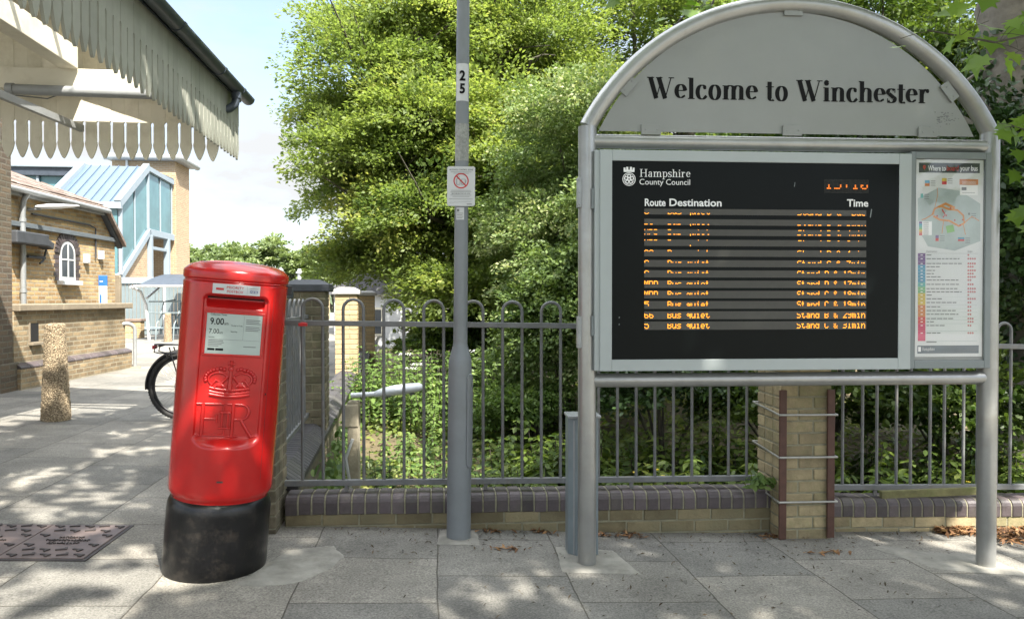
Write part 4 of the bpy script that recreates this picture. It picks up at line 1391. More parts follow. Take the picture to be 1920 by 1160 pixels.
sa, sb_, zz0, zz1 = -.122, .112, 1.436, 1.487
fr = frange(sa, sb_, 16)
vs_ = [cyl(x, z, RB + .0015) for z in (1.432, 1.4655 + .015) for x in fr]
m.add(vs_, [(i, i + 1, 17 + i + 1, 17 + i) for i in range(16)], 0, True)
stick = m.build('sticker', M_['signwhite'], pb)
m = MB()
def cyl_text(body, x0, x1, zb, cap, mi, bold=0):
    q = MB(); put_text(q, body, x0, x1, zb, cap, 0, 0, bold)
    m.add([cyl(v[0], v[2], RB + .0022) for v in q.v], q.f, mi)
cyl_text('PRIORITY', -.052, .030, 1.459, .013, 0, .01)
cyl_text('POSTBOX', -.050, .028, 1.439, .013, 0, .01)
for (a, b, c, d, mi) in ((-.104, -.066, 1.449, 1.460, 0), (.060, .100, 1.4445, 1.4565, 1), (.046, .0468, 1.436, 1.477, 2), (.056, .102, 1.465, 1.467, 2)):
    m.add([cyl(a, c, RB + .0021), cyl((a + b) / 2, c, RB + .0021), cyl(b, c, RB + .0021), cyl(b, d, RB + .0021), cyl((a + b) / 2, d, RB + .0021), cyl(a, d, RB + .0021)], [(0, 1, 2, 3, 4, 5)], mi)
q = MB(); put_text(q, 'NHS', .063, .097, 1.4465, .008, 0, 0, .02)
m.add([cyl(v[0], v[2], RB + .0027) for v in q.v], q.f, 3)
m.build('sticker_print', [M_['redmark'], mat('navy print', (.02, .06, .2), .5), M_['print_grey'], M_['white']], stick)
# raised crown
m = MB()
YE = YREC - .001
cz_ = 1.008
def E(x, z): return (x, YE, z)
band = [(-.098 + .196 * i / 16, .930 - .012 * math.sin(math.pi * i / 16)) for i in range(17)]
for dz, r in ((0, .0075), (.014, .006), (.032, .0065)):
    m.tube([E(x, z + dz) for x, z in band], r * 1.25, 8)
for i in range(1, 16, 2):
    x, z = band[i]; m.ball(E(x, z + .0225), .0075, n=6, sq=(1.2, .7, .9))
for s_ in (-1, 1):
    for i in range(9):                             # beaded outer arches
        t = R(-14 + 128 * i / 8)
        m.ball(E(s_ * (.058 + .062 * math.cos(t)), 1.008 + .046 * math.sin(t) + (.004 if i > 6 else 0)), .0105, n=6, sq=(1, .8, 1))
    m.tube([E(s_ * (.058 + .047 * math.cos(R(t))), 1.004 + .034 * math.sin(R(t))) for t in range(-50, 150, 14)], .0065, 6)
    m.tube([E(s_ * .096, .965), E(s_ * .070, 1.002), E(s_ * .040, .985), E(s_ * .012, 1.02)], [.004, .009, .006, .010], 6)
    m.tube([E(s_ * .075, .965), E(s_ * .052, .99), E(s_ * .03, .968)], [.010, .006, .010], 6)
    m.ball(E(s_ * .05, .975), .02, n=8, sq=(1, .35, .8))
m.ball(E(0, .975), .016, n=8, sq=(.9, .5, 1.1))
m.tube([E(0, .955), E(0, 1.048)], [.011, .008], 8)
m.ball(E(0, 1.056), .014, n=8, sq=(1, .7, 1))
m.tube([E(0, 1.062), E(0, 1.100)], [.005, .009], 6)
m.tube([E(-.016, 1.084), E(0, 1.084), E(.016, 1.084)], [.009, .004, .009], 6)
m.build('crown_emblem', M_['red'], pb)
m = MB()
def cast_letter(mb, ch, x0, x1, zb, cap, y):
    adv, strokes = BOOK[ch]
    sx, sz = (x1 - x0) / adv, cap / 676.0
    for pts, ws in strokes:
        P = [(x0 + p[0] * sx, y, zb + p[1] * sz) for p in pts]
        mb.tube(P, [max(w * sx * .42, .0050) for w in ws], 8)
cast_letter(m, 'E', -.160, .006, .722, .165, YREC - .003)
cast_letter(m, 'R', -.012, .155, .716, .17, YREC - .003)
cast_letter(m, 'I', -.046, -.006, .760, .082, YREC - .010)
cast_letter(m, 'I', -.018, .022, .760, .082, YREC - .010)
m.build('royal_cipher', M_['red'], pb)
m = MB()
m.tube([(x_, y_, z_) for x_, y_, z_ in (cyl(.190, .935, RB - .004), cyl(.190, .935, RB + .004))], .011, 12)
m.build('keyhole_plate', M_['red'], pb)
m = MB()
m.tube([cyl(.190, .937, RB), cyl(.190, .937, RB + .0055)], .0055, 8)
m.build('keyhole', M_['dark'], pb)
m = MB()
m.tube([cyl(.205, z, RB - .0012) for z in frange(.50, 1.44, 12)], .0022, 5)
m.build('door_seam', mat('dark red seam', (.14, .004, .005), .5), pb)
m = MB()
m.box(cyl(-.015, .505, RB), (.03, .004, .008))
m.build('maker_mark', M_['iron_dark'], pb)
m = MB()
m.box((.275 * math.sin(R(96)), -.275 * math.cos(R(96)), 1.47), (.03, .05, .05), rz=R(6))
m.build('hinge', M_['blackmetal'], pb, bevel=.004)
patch('concrete_patch', [(-1.36, 3.62), (-1.22, 3.6), (-1.05, 3.68), (-0.96, 3.85), (-0.92, 4.05), (-1.02, 4.22), (-1.14, 4.18), (-1.25, 4.12), (-1.30, 3.9)], rag=.008)
# ------------------------------------------------------------------ station canopy on the left
CO = Vector((-2.94, 8.0, 0))
can = thing('station_canopy', 'cream timber station canopy with pointed valance boards and a dark gutter', 'canopy', CO, FA)
TIP = [(.0675, .37), (.060, .367), (.053, .358), (.051, .342), (.0545, .326), (.0545, .175), (.061, .150), (.058, .125), (.047, .085), (.031, .045), (.014, .012), (0.0, 0.0)]
def valance(name, n, z0, top, place, material, parent, pitch=.137, th=.02):
    """pointed boards side by side; place(s, z, t) turns run, height and thickness into a local point"""
    m = MB()
    for k in range(n):
        c = (k + .5) * pitch
        zz = z0 + random.uniform(-.006, .006)
        q = pitch / .137
        R_ = [(c + x * q, zz + z) for x, z in TIP[::-1]][1:]
        L_ = [(c - x * q, zz + z) for x, z in TIP]
        poly = [(c, zz)] + R_ + [(c + .0675 * q, top(c + .0675 * q)), (c - .0675 * q, top(c - .0675 * q))] + L_[:-1]
        nn = len(poly)
        d = random.uniform(0, .003)
        V = [place(p[0], p[1], d) for p in poly] + [place(p[0], p[1], th + d) for p in poly]
        m.add(V, [tuple(range(nn)), tuple(range(2 * nn - 1, nn - 1, -1))] + [(i, nn + i, nn + (i + 1) % nn, (i + 1) % nn) for i in range(nn)])
    return m.build(name, material, parent)
ZS = 2.885
valance('side_valance', 75, ZS, lambda s_: 3.53, lambda s_, z, t: (-.02 + t, -s_, z), M_['valance'], can, pitch=.112)
roof_z = lambda x: 3.53 + .33 * (-x)
valance('end_valance', 47, 2.775, lambda s_: roof_z(-s_ - .05), lambda s_, z, t: (-.05 - s_, -.56 + t, z), M_['cream'], can, pitch=.128)
m = MB()                                            # boarded roof, slate outside
def slab(mb, x0, x1, ya, yb, th, mi, off=0):
    V = [(x0, ya, roof_z(x0) + off), (x1, ya, roof_z(x1) + off), (x1, yb, roof_z(x1) + off), (x0, yb, roof_z(x0) + off)]
    V += [(v[0], v[1], v[2] + th) for v in V]
    mb.add(V, [(3, 2, 1, 0), (4, 5, 6, 7), (0, 1, 5, 4), (1, 2, 6, 5), (2, 3, 7, 6), (3, 0, 4, 7)], mi)
y = -8.5
while y < -.1:
    e = min(y + .146, -.02)
    dz = random.uniform(0, .004)
    if -4.2 < y < -.95:
        slab(m, -6.2, -1.14, y, e, .025, 0, dz)
        slab(m, -.16, -.03, y, e, .025, 0, dz)
    else:
        slab(m, -6.2, -.03, y, e, .025, 0, dz)
    y += .15
m.build('roof_boards', M_['cream'], can)
m = MB()
slab(m, -6.2, .03, -8.5, -4.2, .03, 0, .031); slab(m, -6.2, .03, -.92, .0, .03, 0, .031)
slab(m, -6.2, -1.14, -4.2, -.92, .03, 0, .031); slab(m, -.16, .03, -4.2, -.92, .03, 0, .031)
m.build('roof_slates', M_['slate'], can)
m = MB()
for k in range(6): slab(m, -1.16, -.14, -4.2 + k * .655 - .02, -4.2 + k * .655 + .02, .05, 0, .012)
rl = m.build('added_rooflight', M_['cream'], can)  # glazed opening added out of sight so sun patches reach the beams
m = MB(); slab(m, -1.14, -.16, -4.2, -.92, .006, 0, .045); m.build('pane', M_['glass'], rl)
m = MB()
gp = [(.085 + .068 * math.cos(a), 3.565 + .068 * math.sin(a)) for a in frange(math.pi, 2 * math.pi, 12)]
gp2 = [(.085 + .056 * math.cos(a), 3.568 + .056 * math.sin(a)) for a in frange(2 * math.pi, math.pi, 12)]
m.prism(gp + gp2, -8.5, .06, 0)
m.prism(gp, .06, .075, 0)
for y in (-.35, -1.05, -2.2, -3.4, -4.6, -5.8):
    m.prism([(.085 + .074 * math.cos(a), 3.565 + .074 * math.sin(a)) for a in frange(math.pi, 2 * math.pi, 12)] + gp2, y, y + .05, 0)
m.bb((-.005, -8.5, 3.52), (.017, 0.05, 3.625))
gut = m.build('gutter', M_['gutter'], can)
m = MB()
m.tube([(.085, -.42, 3.52), (.085, -.42, 3.44), (.07, -.42, 3.38), (.02, -.44, 3.33), (-.03, -.46, 3.31)], .042, 14)
m.tube([(.085, -.42, 3.50), (.085, -.42, 3.44)], .05, 14)
m.build('downpipe_elbow', M_['gutter'], can)
def part(name, a, b, material, parent, bevel=.006):
    m = MB(); m.bb(a, b)
    return m.build(name, material, parent, bevel=bevel)
part('purlin', (-1.34, -8.4, 3.52), (-1.18, -1.0, 3.72), M_['cream'], can)
part('cross_beam', (-6.1, -.98, 3.335), (-.10, -.82, 3.53), M_['cream'], can)
part('stub_post', (-1.50, -.96, 3.53), (-1.36, -.83, 3.98), M_['cream'], can)
part('purlin', (-2.6, -8.4, 3.95), (-2.44, -1.0, 4.15), M_['cream'], can)
m = MB()
m.tube([(-1.75, -1.07, 3.30), (-.09, -1.07, 3.285)], .047, 16)
m.tube([(-1.76, -1.07, 3.30), (-1.70, -1.07, 3.30)], .055, 16)
m.build('pipe', M_['pipe'], can)
m = MB()
a_, b_ = Vector((-1.75, -6.5, 3.06)), Vector((-1.32, -.62, 3.05))
d = b_ - a_
m.box((a_ + b_) / 2, (.045, d.length, .065), rz=-math.atan2(d.x, d.y))
m.build('conduit', M_['pipe'], can, bevel=.004)
m = MB()
m.box((-1.80, -3.6, 3.12), (.16, 3.2, .09), rz=-.07)
m.build('strip_light', M_['paintwhite'], can, bevel=.01)
m = MB()
m.tube([(-1.34, -.9, 3.36), (-1.35, -1.0, 3.28), (-1.45, -1.0, 3.24), (-1.8, -.95, 3.28), (-2.3, -.9, 3.3)], .006, 5)
m.tube([(-1.30, -6, 3.74), (-1.26, -2, 3.735), (-1.2, -1.02, 3.69), (-1.22, -.99, 3.62)], .006, 5)
m.build('cable', M_['print_grey'], can)

# dark brick pier under the canopy and the low station wall
MBY = brick_mat('station stock brick', (0.54, 0.37, 0.175), (0.27, 0.165, 0.075), (0.36, 0.31, 0.22), dirt=(0.12, 0.10, 0.06), dirt_amt=0.55, bw=.21, bh=.07)
MBP = brick_mat('grimy parapet brick', (0.36, 0.265, 0.15), (0.17, 0.12, 0.07), (0.30, 0.26, 0.18), dirt=(0.085, 0.07, 0.045), dirt_amt=0.8, bw=.21, bh=.07)
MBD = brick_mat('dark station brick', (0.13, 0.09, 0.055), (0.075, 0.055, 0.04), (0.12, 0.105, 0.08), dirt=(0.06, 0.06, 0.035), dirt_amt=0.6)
pr = thing('brick_pier', 'dark weathered brick pier under the far left end of the canopy', 'brick pier', (-6.62, 9.45, .17), FA)
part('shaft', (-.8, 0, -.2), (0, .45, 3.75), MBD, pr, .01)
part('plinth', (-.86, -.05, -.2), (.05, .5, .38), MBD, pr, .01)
LW = thing('station_wall', 'weathered yellow brick parapet wall with a stone coping and purple plinth', 'brick wall', (-6.66, 9.9, .2), R(2.7))
part('wall', (-.42, 0, .28), (0, 3.15, 1.03), MBP, LW, .006)
part('plinth', (-.42, 0, -.4), (.09, 3.2, .255), MBP, LW, .006)
m = MB()
y = 0
while y < 3.2:
    e = min(y + .215, 3.2)
    m.prism([(-.001, .256), (.095, .256), (.095, .275), (.075, .30), (-.001, .335)], y, e)
    y += .225
m.build('plinth_cap', M_['coping'], LW, bevel=.003, seg=1)
m = MB()
for a, e in ((0.0, 1.05), (1.06, 2.1), (2.11, 3.26)):
    m.bb((-.50, a, 1.032), (.085, e, 1.125))
m.build('coping', M_['stone'], LW, bevel=.012)
m = MB(); m.bb((-.05, .37, .60), (.004, .56, .86)); m.build('opening', M_['dark'], LW)
m = MB()
m.bb((-.02, .33, .555), (.06, .60, .598)); m.bb((-.005, .33, .60), (.012, .365, .88))
m.build('opening_sill', M_['stone'], LW, bevel=.006)
m = MB(); m.tube([(.14, .62, -.3), (.14, .62, .30)], .085, 20); m.tube([(.14, .62, .27), (.14, .62, .30)], .095, 20)
tag(m.build('drain_pipe', M_['pipe'], None, loc=LW.location), 'short grey drain pipe standing at the foot of the station parapet wall', 'pipe')

# old single storey station building
H0 = Vector((-8.02, 11.8, .2))
ho = thing('station_building', 'old single storey yellow brick station building with an arched window and tiled roof', 'building', H0, R(3.5))
m = MB(); m.prism([(-7, -.3), (3.6, -.3), (3.6, 2.42), (3.02, 3.0), (-7, 3.0)], -6.0, 0, axes='yz')
m.build('wall', MBY, ho)
m = MB()
# roof: main slope, hip towards the far end, short tail over the end
rz_ = 4.25
V = [(.18, -7, 3.0), (.18, 3.0, 3.0), (.18, 3.72, 2.36), (-3.0, -7, rz_), (-3.0, 1.7, rz_), (-6.2, -7, 3.0), (-6.2, 3.0, 3.0), (-6.2, 3.72, 2.36)]
V2 = [(v[0], v[1], v[2] - .08) for v in V]
m.add(V + V2, [(0, 1, 4, 3), (5, 3, 4, 6), (1, 6, 4), (1, 2, 7, 6), (8, 11, 12, 9), (13, 14, 12, 11), (9, 12, 14), (9, 14, 15, 10), (0, 8, 9, 1), (1, 9, 10, 2), (2, 10, 15, 7)])
# tile courses: thin battens of tile edges along the slope
for k in range(1, 16):
    t = k / 16
    x, z = lerp(.18, -3.0, t), lerp(3.0, rz_, t)
    yb = lerp(3.0, 1.7, t)
    y = -3.0
    while y < yb - .05:
        w = .24
        m.box((x, y + w / 2, z + .012 + random.uniform(-.004, .006)), (.22, min(w - .01, yb - y), .022), ry=math.atan2(1.25, 3.18))
        y += w
m.build('roof', M_['tile'], ho)
part('fascia', (.04, -7, 2.86), (.10, 3.0, 2.985), M_['pipe'], ho, .006)
m = MB()
m.tube([(.17, -7, 2.94), (.17, 3.02, 2.94)], .045, 10)
m.build('gutter', M_['galv'], ho)
m = MB()
m.box((.06, 3.36, 2.62), (.10, .98, .14), rx=-math.atan2(.64, .72))
m.build('bargeboard', M_['capdark'], ho, bevel=.006)
m = MB()
m.tube([(.17, .28, 2.93), (.09, .28, 2.80), (.075, .28, 2.6), (.075, .28, .2)], .042, 12)
for z in (2.45, 1.3): m.tube([(.075, .28, z), (.075, .28, z + .06)], .052, 12)
m.build('downpipe', M_['galv'], ho)
win = MB()
def archp(y0, y1, z0, zs_, n=10):
    c, r = (y0 + y1) / 2, (y1 - y0) / 2
    return [(y0, z0), (y1, z0)] + [(c + r * math.cos(a), zs_ + r * .9 * math.sin(a)) for a in frange(0, math.pi, n)]
win.prism(archp(1.5, 2.02, 1.53, 2.02), -.05, .012, axes='yz')
wf = win.build('window', M_['paintwhite'], ho)
m = MB(); m.prism(archp(1.56, 1.96, 1.60, 2.02), .0125, .016, axes='yz'); m.build('pane', M_['windowdark'], wf)
m = MB(); m.bb((.014, 1.745, 1.60), (.024, 1.775, 2.19)); m.bb((.014, 1.56, 1.90), (.024, 1.96, 1.925)); m.build('glazing_bar', M_['paintwhite'], wf)
part('sill', (-.02, 1.42, 1.45), (.11, 2.10, 1.528), M_['paintwhite'], wf, .006)
m = MB()
for i in range(15):
    a = math.pi * (i + .5) / 15
    c = Vector((.008, 1.76 + .345 * math.cos(a), 2.02 + .32 * math.sin(a)))
    m.box(c, (.03, .16, .058), rx=a)
for i in range(7):
    m.bb((-.01, 1.36 - (.05 if i % 2 else 0), 1.53 + i * .077), (.006, 1.49, 1.53 + i * .077 + .066))
    m.bb((-.01, 2.03, 1.53 + i * .077), (.006, 2.16 + (.05 if i % 2 else 0), 1.53 + i * .077 + .066))
m.build('brick_surround', M_['coping'], wf)
part('trunking', (0.0, -.4, 2.37), (.065, 3.55, 2.45), mat('blue grey trunking', (.13, .15, .165), .5), ho, .006)
m = MB()
m.tube([(.03, .62, 2.62), (.03, 2.5, 2.62), (.03, 2.75, 2.58), (.03, 2.75, 2.0)], .016, 8)
m.tube([(.05, .45, 1.9), (.05, .95, 1.9)], .025, 8)
m.tube([(.05, .55, 2.25), (.06, .85, 2.2), (.06, .98, 2.05), (.05, .9, 1.85), (.05, .8, 1.8)], .018, 6)
m.build('conduit', M_['capdark'], ho)
m = MB()
m.box((.12, .30, 2.18), (.24, .9, .20)); m.box((.12, .82, 2.13), (.2, .25, .12), rx=-.3)
m.build('steel_bracket', M_['capdark'], ho, bevel=.02)
for y, z in ((2.32, 1.88), (2.88, 1.98)):
    part('junction_box', (0, y, z), (.09, y + .10, z + .17), M_['paintwhite'], ho, .01)
m = MB()
m.tube([(.0, .55, 2.68), (.20, .58, 2.70)], .022, 8)
wl_ = MB()
wl_.add([], [])
sh = [(0, .035), (.06, .06), (.22, .085), (.42, .075), (.62, .045), (.72, .012)]
vs_ = []
for x, r in sh:
    for j in range(10):
        a = 2 * math.pi * j / 10
        vs_.append((.1 + x, .58 + r * math.cos(a), 2.73 + x * .03 + r * .5 * math.sin(a)))
m.add(vs_, [(i * 10 + j, i * 10 + (j + 1) % 10, (i + 1) * 10 + (j + 1) % 10, (i + 1) * 10 + j) for i in range(5) for j in range(10)], 1, True)
wl2 = m.build('wall_lamp', [M_['pipe'], M_['lantern']], None)
wl2.location = H0; wl2.rotation_euler = (0, 0, R(3.5))
tag(wl2, 'white wall lamp on an arm high on the station building wall', 'wall lamp')
ch = sub('chimney', ho)
part('stack', (-2.6, 2.0, 3.4), (-1.7, 2.7, 5.2), M_['greybark'], ch, .02)
part('stack_cap', (-2.7, 1.9, 5.2), (-1.6, 2.8, 5.3), M_['stone'], ch, .02)

# totem and finger post by the wall end
tt = thing('information_totem', 'slim white information totem with a blue head against the station building', 'totem', (-7.72, 14.0, .22), R(20))
part('panel', (-.07, -.03, 0), (.07, .03, 1.42), M_['signwhite'], tt, .008)
part('head', (-.072, -.033, 1.42), (.072, .033, 1.62), M_['blue'], tt, .008)
m = MB()
m.bb((-.05, -.0345, 1.50), (.0, -.0336, 1.515), 0)
for z, w in ((1.34, .07), (1.30, .05), (1.0, .09), (.96, .08), (.90, .06)): m.bb((-.05, -.0310, z), (-.05 + w, -.0302, z + .015), 1)
m.bb((-.055, -.0310, 1.08), (-.02, -.0302, 1.26), 2)
m.build('print', [M_['white'], M_['print_grey'], M_['blue']], tt)
m = MB(); m.bb((-.07, -.04, 0), (.07, .04, 1.62)); m.prism([(-.07, 1.62), (.07, 1.62), (.05, 1.68), (-.05, 1.68)], -.04, .04)
o = m.build('timber_post', M_['stone'], None, bevel=.006)
o.location = (-8.3, 15.6, .22)
tag(o, 'pale square timber post at the far corner of the station building', 'post')

# tubular hoop barrier at the wall end
hb = thing('hoop_barrier', 'grey tubular steel hoop barrier at the far end of the parapet wall', 'barrier', (-6.72, 13.05, gz(-6.72, 13.05)), R(40))
m = MB()
m.tube([(.07, 0, -.1), (.07, 0, .66)] + [(.07 - .12 + .12 * math.cos(a), 0, .66 + .12 * math.sin(a)) for a in frange(0, math.pi / 2, 8)][1:] + [(-.8, 0, .78)] + [(-.8 - .12 * math.sin(a), 0, .66 + .12 * math.cos(a)) for a in frange(0, math.pi / 2, 8)][1:] + [(-.92, 0, -.1)], .033, 14)
m.build('hoop', M_['galv'], hb)
for x in (.07, -.92):
    m = MB(); m.lathe([(.10, -.02), (.10, .015), (.05, .025)], 20, c=(x, 0, 0)); m.build('foot_collar', M_['stone'], hb)

# bollards with exposed pebbles
def bollard(loc, h, r0, r1, label):
    m = MB()
    n, k = 72, 90
    rng = np.random.default_rng(3)
    prof_ = [(lerp(r0, r1, i / k), h * i / k) for i in range(k + 1)] + [(r1 * .93, h + .012), (r1 * .75, h + .02), (r1 * .3, h + .025)]
    vs_, fs = [], []
    bumps = rng.random((len(prof_), n))
    bumps = (bumps + np.roll(bumps, 1, 1) + np.roll(bumps, 1, 0)) / 3
    for i, (r, z) in enumerate(prof_):
        for j in range(n):
            a = 2 * math.pi * j / n
            rr = r + (bumps[i, j] - .5) * .013
            vs_.append((rr * math.cos(a), rr * math.sin(a), z + (bumps[i, j] - .5) * .01))
    for i in range(len(prof_) - 1):
        for j in range(n): fs.append((i * n + j, i * n + (j + 1) % n, (i + 1) * n + (j + 1) % n, (i + 1) * n + j))
    m.add(vs_, fs, 0, False)
    m.add(vs_[-n:], [tuple(range(n))])
    for i, v in enumerate(vs_): m.t[i] = float(bumps.flat[i])
    o = m.build('bollard', M_['pebble'], None)
    o.location = loc
    return tag(o, label, 'bollard', 'pebble dashed bollards')
def pebble_mat():
    m = bpy.data.materials.new('exposed pebbles')
    m.use_nodes = True
    nt = m.node_tree
    b = nt.nodes['Principled BSDF']
    b.inputs['Roughness'].default_value = .85
    tc = nd(nt, 'ShaderNodeTexCoord')
    vo = nd(nt, 'ShaderNodeTexVoronoi', Scale=105.0)
    nt.links.new(tc.outputs['Object'], vo.inputs['Vector'])
    rp = nd(nt, 'ShaderNodeValToRGB')
    rp.color_ramp.elements[0].position = .15
    rp.color_ramp.elements[0].color = (.78, .63, .42, 1)
    rp.color_ramp.elements[1].position = .62
    rp.color_ramp.elements[1].color = (.20, .145, .085, 1)
    nt.links.new(vo.outputs['Distance'], rp.inputs['Fac'])
    sx_ = nd(nt, 'ShaderNodeSeparateColor')
    nt.links.new(vo.outputs['Color'], sx_.inputs[0])
    mr = nd(nt, 'ShaderNodeMapRange')
    mr.inputs['To Min'].default_value = .45
    mr.inputs['To Max'].default_value = 1.1
    nt.links.new(sx_.outputs[0], mr.inputs['Value'])
    hs = nd(nt, 'ShaderNodeVectorMath', operation='SCALE')
    nt.links.new(rp.outputs['Color'], hs.inputs[0])
    nt.links.new(mr.outputs['Result'], hs.inputs['Scale'])
    nt.links.new(hs.outputs['Vector'], b.inputs['Base Color'])
    bp = nd(nt, 'ShaderNodeBump', Strength=.8, Distance=.012, invert=True)
    nt.links.new(vo.outputs['Distance'], bp.inputs['Height'])
    nt.links.new(bp.outputs['Normal'], b.inputs['Normal'])
    return m
M_['pebble'] = pebble_mat()
bx_ = at(105, 790, 7.85)
bollard((bx_.x, 7.85, gz(bx_.x, 7.85)), 1.0, .142, .093, 'tall tapered pebble dashed bollard on the near paving, left of the postbox')
bx_ = at(315, 640, 20.3)
bollard((bx_.x, 20.3, gz(bx_.x, 20.3)), .76, .105, .08, 'distant pale pebble dashed bollard in the sunlit yard by the cycle shelter')

# ------------------------------------------------------------------ glazed footbridge stair and lift tower
S0 = Vector((-13.18, 25, .2))
MBT = brick_mat('new buff brick', (0.42, 0.29, 0.165), (0.31, 0.20, 0.11), (0.42, 0.35, 0.26), dirt=(0.34, 0.24, 0.15), dirt_amt=0.3)
stx = thing('footbridge_stair', 'glazed pale blue steel footbridge stair with a sloping seamed roof', 'stair tower', S0, FA)
W2 = 2.25
def beam(name, a, b, w, material=None, parent=None, h=None):
    m = MB()
    a, b = Vector(a), Vector(b)
    d = b - a
    L = d.length
    q = d.to_track_quat('Y', 'Z').to_matrix().to_4x4()
    M = Matrix.Translation((a + b) / 2) @ q
    m.M = M
    m.box((0, 0, 0), (w, L, h or w))
    return m.build(name, material or M_['stair_white'], parent or stx, bevel=.01)
zr0, zr1, zb0, zb1 = 4.42, 6.05, 1.94, 3.70
m = MB()
V = [(0, -.1, zr0), (-W2, -.1, zr0), (-W2, 2.33, zr1), (0, 2.33, zr1)]
V += [(v[0], v[1], v[2] - .10) for v in V]
m.add(V, [(0, 3, 2, 1), (4, 5, 6, 7), (0, 1, 5, 4), (1, 2, 6, 5), (2, 3, 7, 6), (3, 0, 4, 7)])
sl = math.atan2(zr1 - zr0, 2.43)
for k in range(1, 7):
    x = -W2 * k / 7
    m.box((x, 1.115, (zr0 + zr1) / 2 + .015), (.02, 2.92, .05), rx=sl)
m.build('sloping_roof', M_['stair_roof'], stx)
m = MB()
m.bb((-W2, 2.33, zr1 - .12), (.06, 5.0, zr1 - .02)); m.build('landing_roof', M_['stair_roof'], stx)
for x in (0, -W2):
    beam('roof_edge', (x, -.2, zr0 - .03), (x, 2.36, zr1 + .0), .22, h=.26)
beam('eaves_beam', (-W2, -.15, zr0 - .1), (0.1, -.15, zr0 - .1), .16, h=.22)
beam('stringer', (0, -.05, zb0), (0, 2.5, zb1), .16, h=.22)
beam('stringer', (-W2, -.05, zb0), (-W2, 2.5, zb1), .16, h=.22)
beam('landing_beam', (0, 2.4, zb1 - .04), (0, 5.0, zb1 - .04), .16, h=.24)
beam('landing_top_beam', (0, 2.33, zr1 - .06), (0, 5.0, zr1 - .18), .16, h=.18)
beam('front_beam', (-W2, -.05, zb0), (0, -.05, zb0), .16, h=.2)
for k, y in enumerate((0, 1.2, 2.4, 3.65, 4.9)):
    zt_ = lerp(zr0, zr1, min(y / 2.4, 1)) - .12
    zb_ = lerp(zb0, zb1, min(y / 2.4, 1)) + .05
    beam('mullion', (.0, y, zb_), (.0, y, zt_), .05 if y not in (0, 2.4) else .11)
for x in (-.65, -1.3, -W2): beam('mullion', (x, -.05, zb0), (x, -.05, zr0 - .1), .08)
m = MB()
ys = [0, 1.2, 2.4, 3.65, 4.9]
for a, b in zip(ys[:-1], ys[1:]):
    za = [lerp(zb0, zb1, min(a / 2.4, 1)) + .08, lerp(zb0, zb1, min(b / 2.4, 1)) + .08, lerp(zr0, zr1, min(b / 2.4, 1)) - .14, lerp(zr0, zr1, min(a / 2.4, 1)) - .14]
    m.add([(-.02, a + .05, za[0]), (-.02, b - .05, za[1]), (-.02, b - .05, za[2]), (-.02, a + .05, za[3])], [(0, 1, 2, 3)])
for a, b in ((-W2 + .05, -1.34), (-1.26, -.69), (-.61, -.07)):
    m.add([(a, -.07, zb0 + .1), (b, -.07, zb0 + .1), (b, -.07, zr0 - .22), (a, -.07, zr0 - .22)], [(0, 1, 2, 3)])
m.build('glazing', M_['stairglass'], stx)
m = MB()
for k in range(11):
    y, z = .15 + k * .21, zb0 + .0 + k * .158
    m.bb((-W2 + .1, y, z), (-.1, y + .24, z + .05))
m.bb((-W2 + .1, 2.45, zb1 - .1), (-.1, 5, zb1))
m.build('treads', M_['stair_white'], stx)
m = MB()
m.bb((-W2, 2.3, zb1), (-W2 + .05, 5, zr1 - .2)); m.prism([(0, zb0), (2.4, zb1), (2.4, zr1 - .2), (0, zr0 - .2)], -W2 + .01, -W2 + .05, axes='yz')
m.build('rear_panel', M_['stair_white'], stx)
for y in (2.55, 4.35):
    beam('column', (0, y, -.3), (0, y, zb1 - .15), .2)
m = MB(); m.prism([(.05, -.3), (2.42, -.3), (2.42, zb1 - .2), (.05, zb0 - .14)], -.22, -.04, axes='yz')
m.bb((-W2, -.02, -.3), (-.05, .15, zb0 - .12))
m.build('brick_infill', MBT, stx)
beam('rail', (-.05, 2.6, 1.0), (-.05, 4.3, 1.0), .09)
beam('lintel', (-.02, 2.5, 3.1), (-.02, 4.4, 3.1), .12)

tw = thing('lift_tower', 'tall square buff brick lift tower behind the glazed stair', 'tower', S0 + Vector((-.53, 5.05, 0)), FA)
part('wall', (-2.35, 0, -.3), (.10, 1.7, 6.75), MBT, tw, .01)
m = MB(); m.bb((-2.5, -.15, 6.751), (.28, 1.9, 6.98)); m.build('roof', M_['pipe'], tw, bevel=.03)
m = MB()
m.tube([(-2.55, -.22, 6.86), (.30, -.22, 6.86), (.36, -.16, 6.86), (.36, 1.95, 6.84)], .13, 14)
m.build('gutter', M_['galv'], tw)
m = MB(); m.tube([(-1.75, -.06, 6.8), (-1.75, -.06, 5.6)], .05, 10); m.build('downpipe', M_['paintwhite'], tw)

fbr = thing('footbridge', 'dark glazed footbridge deck with a pale flat roof, left of the stair', 'footbridge', S0 + Vector((-2.9, 2.6, 0)), FA)
part('roof', (-12, -.3, 6.02), (.3, 2.6, 6.22), M_['stair_white'], fbr, .03)
part('fascia', (-12, -.2, 5.72), (.3, 2.5, 6.018), M_['gutter'], fbr, .02)
part('deck', (-12, -.1, 3.7), (.3, 2.4, 4.4), M_['gutter'], fbr, .02)
for k in range(9):
    x = -11.6 + k * 1.45
    f_ = part('window_post', (x, -.12, 4.4), (x + .09, -.02, 5.72), M_['stair_white'], fbr, .01)
m = MB(); m.bb((-12, 0, 4.4), (.3, .03, 5.72)); m.bb((-12, 2.3, 4.4), (.3, 2.33, 5.72)); m.build('glazing', M_['stairglass'], fbr)
for x in (-10, -4): part('column', (x, 1, -.5), (x + .3, 1.3, 3.7), M_['stair_white'], fbr, .02)

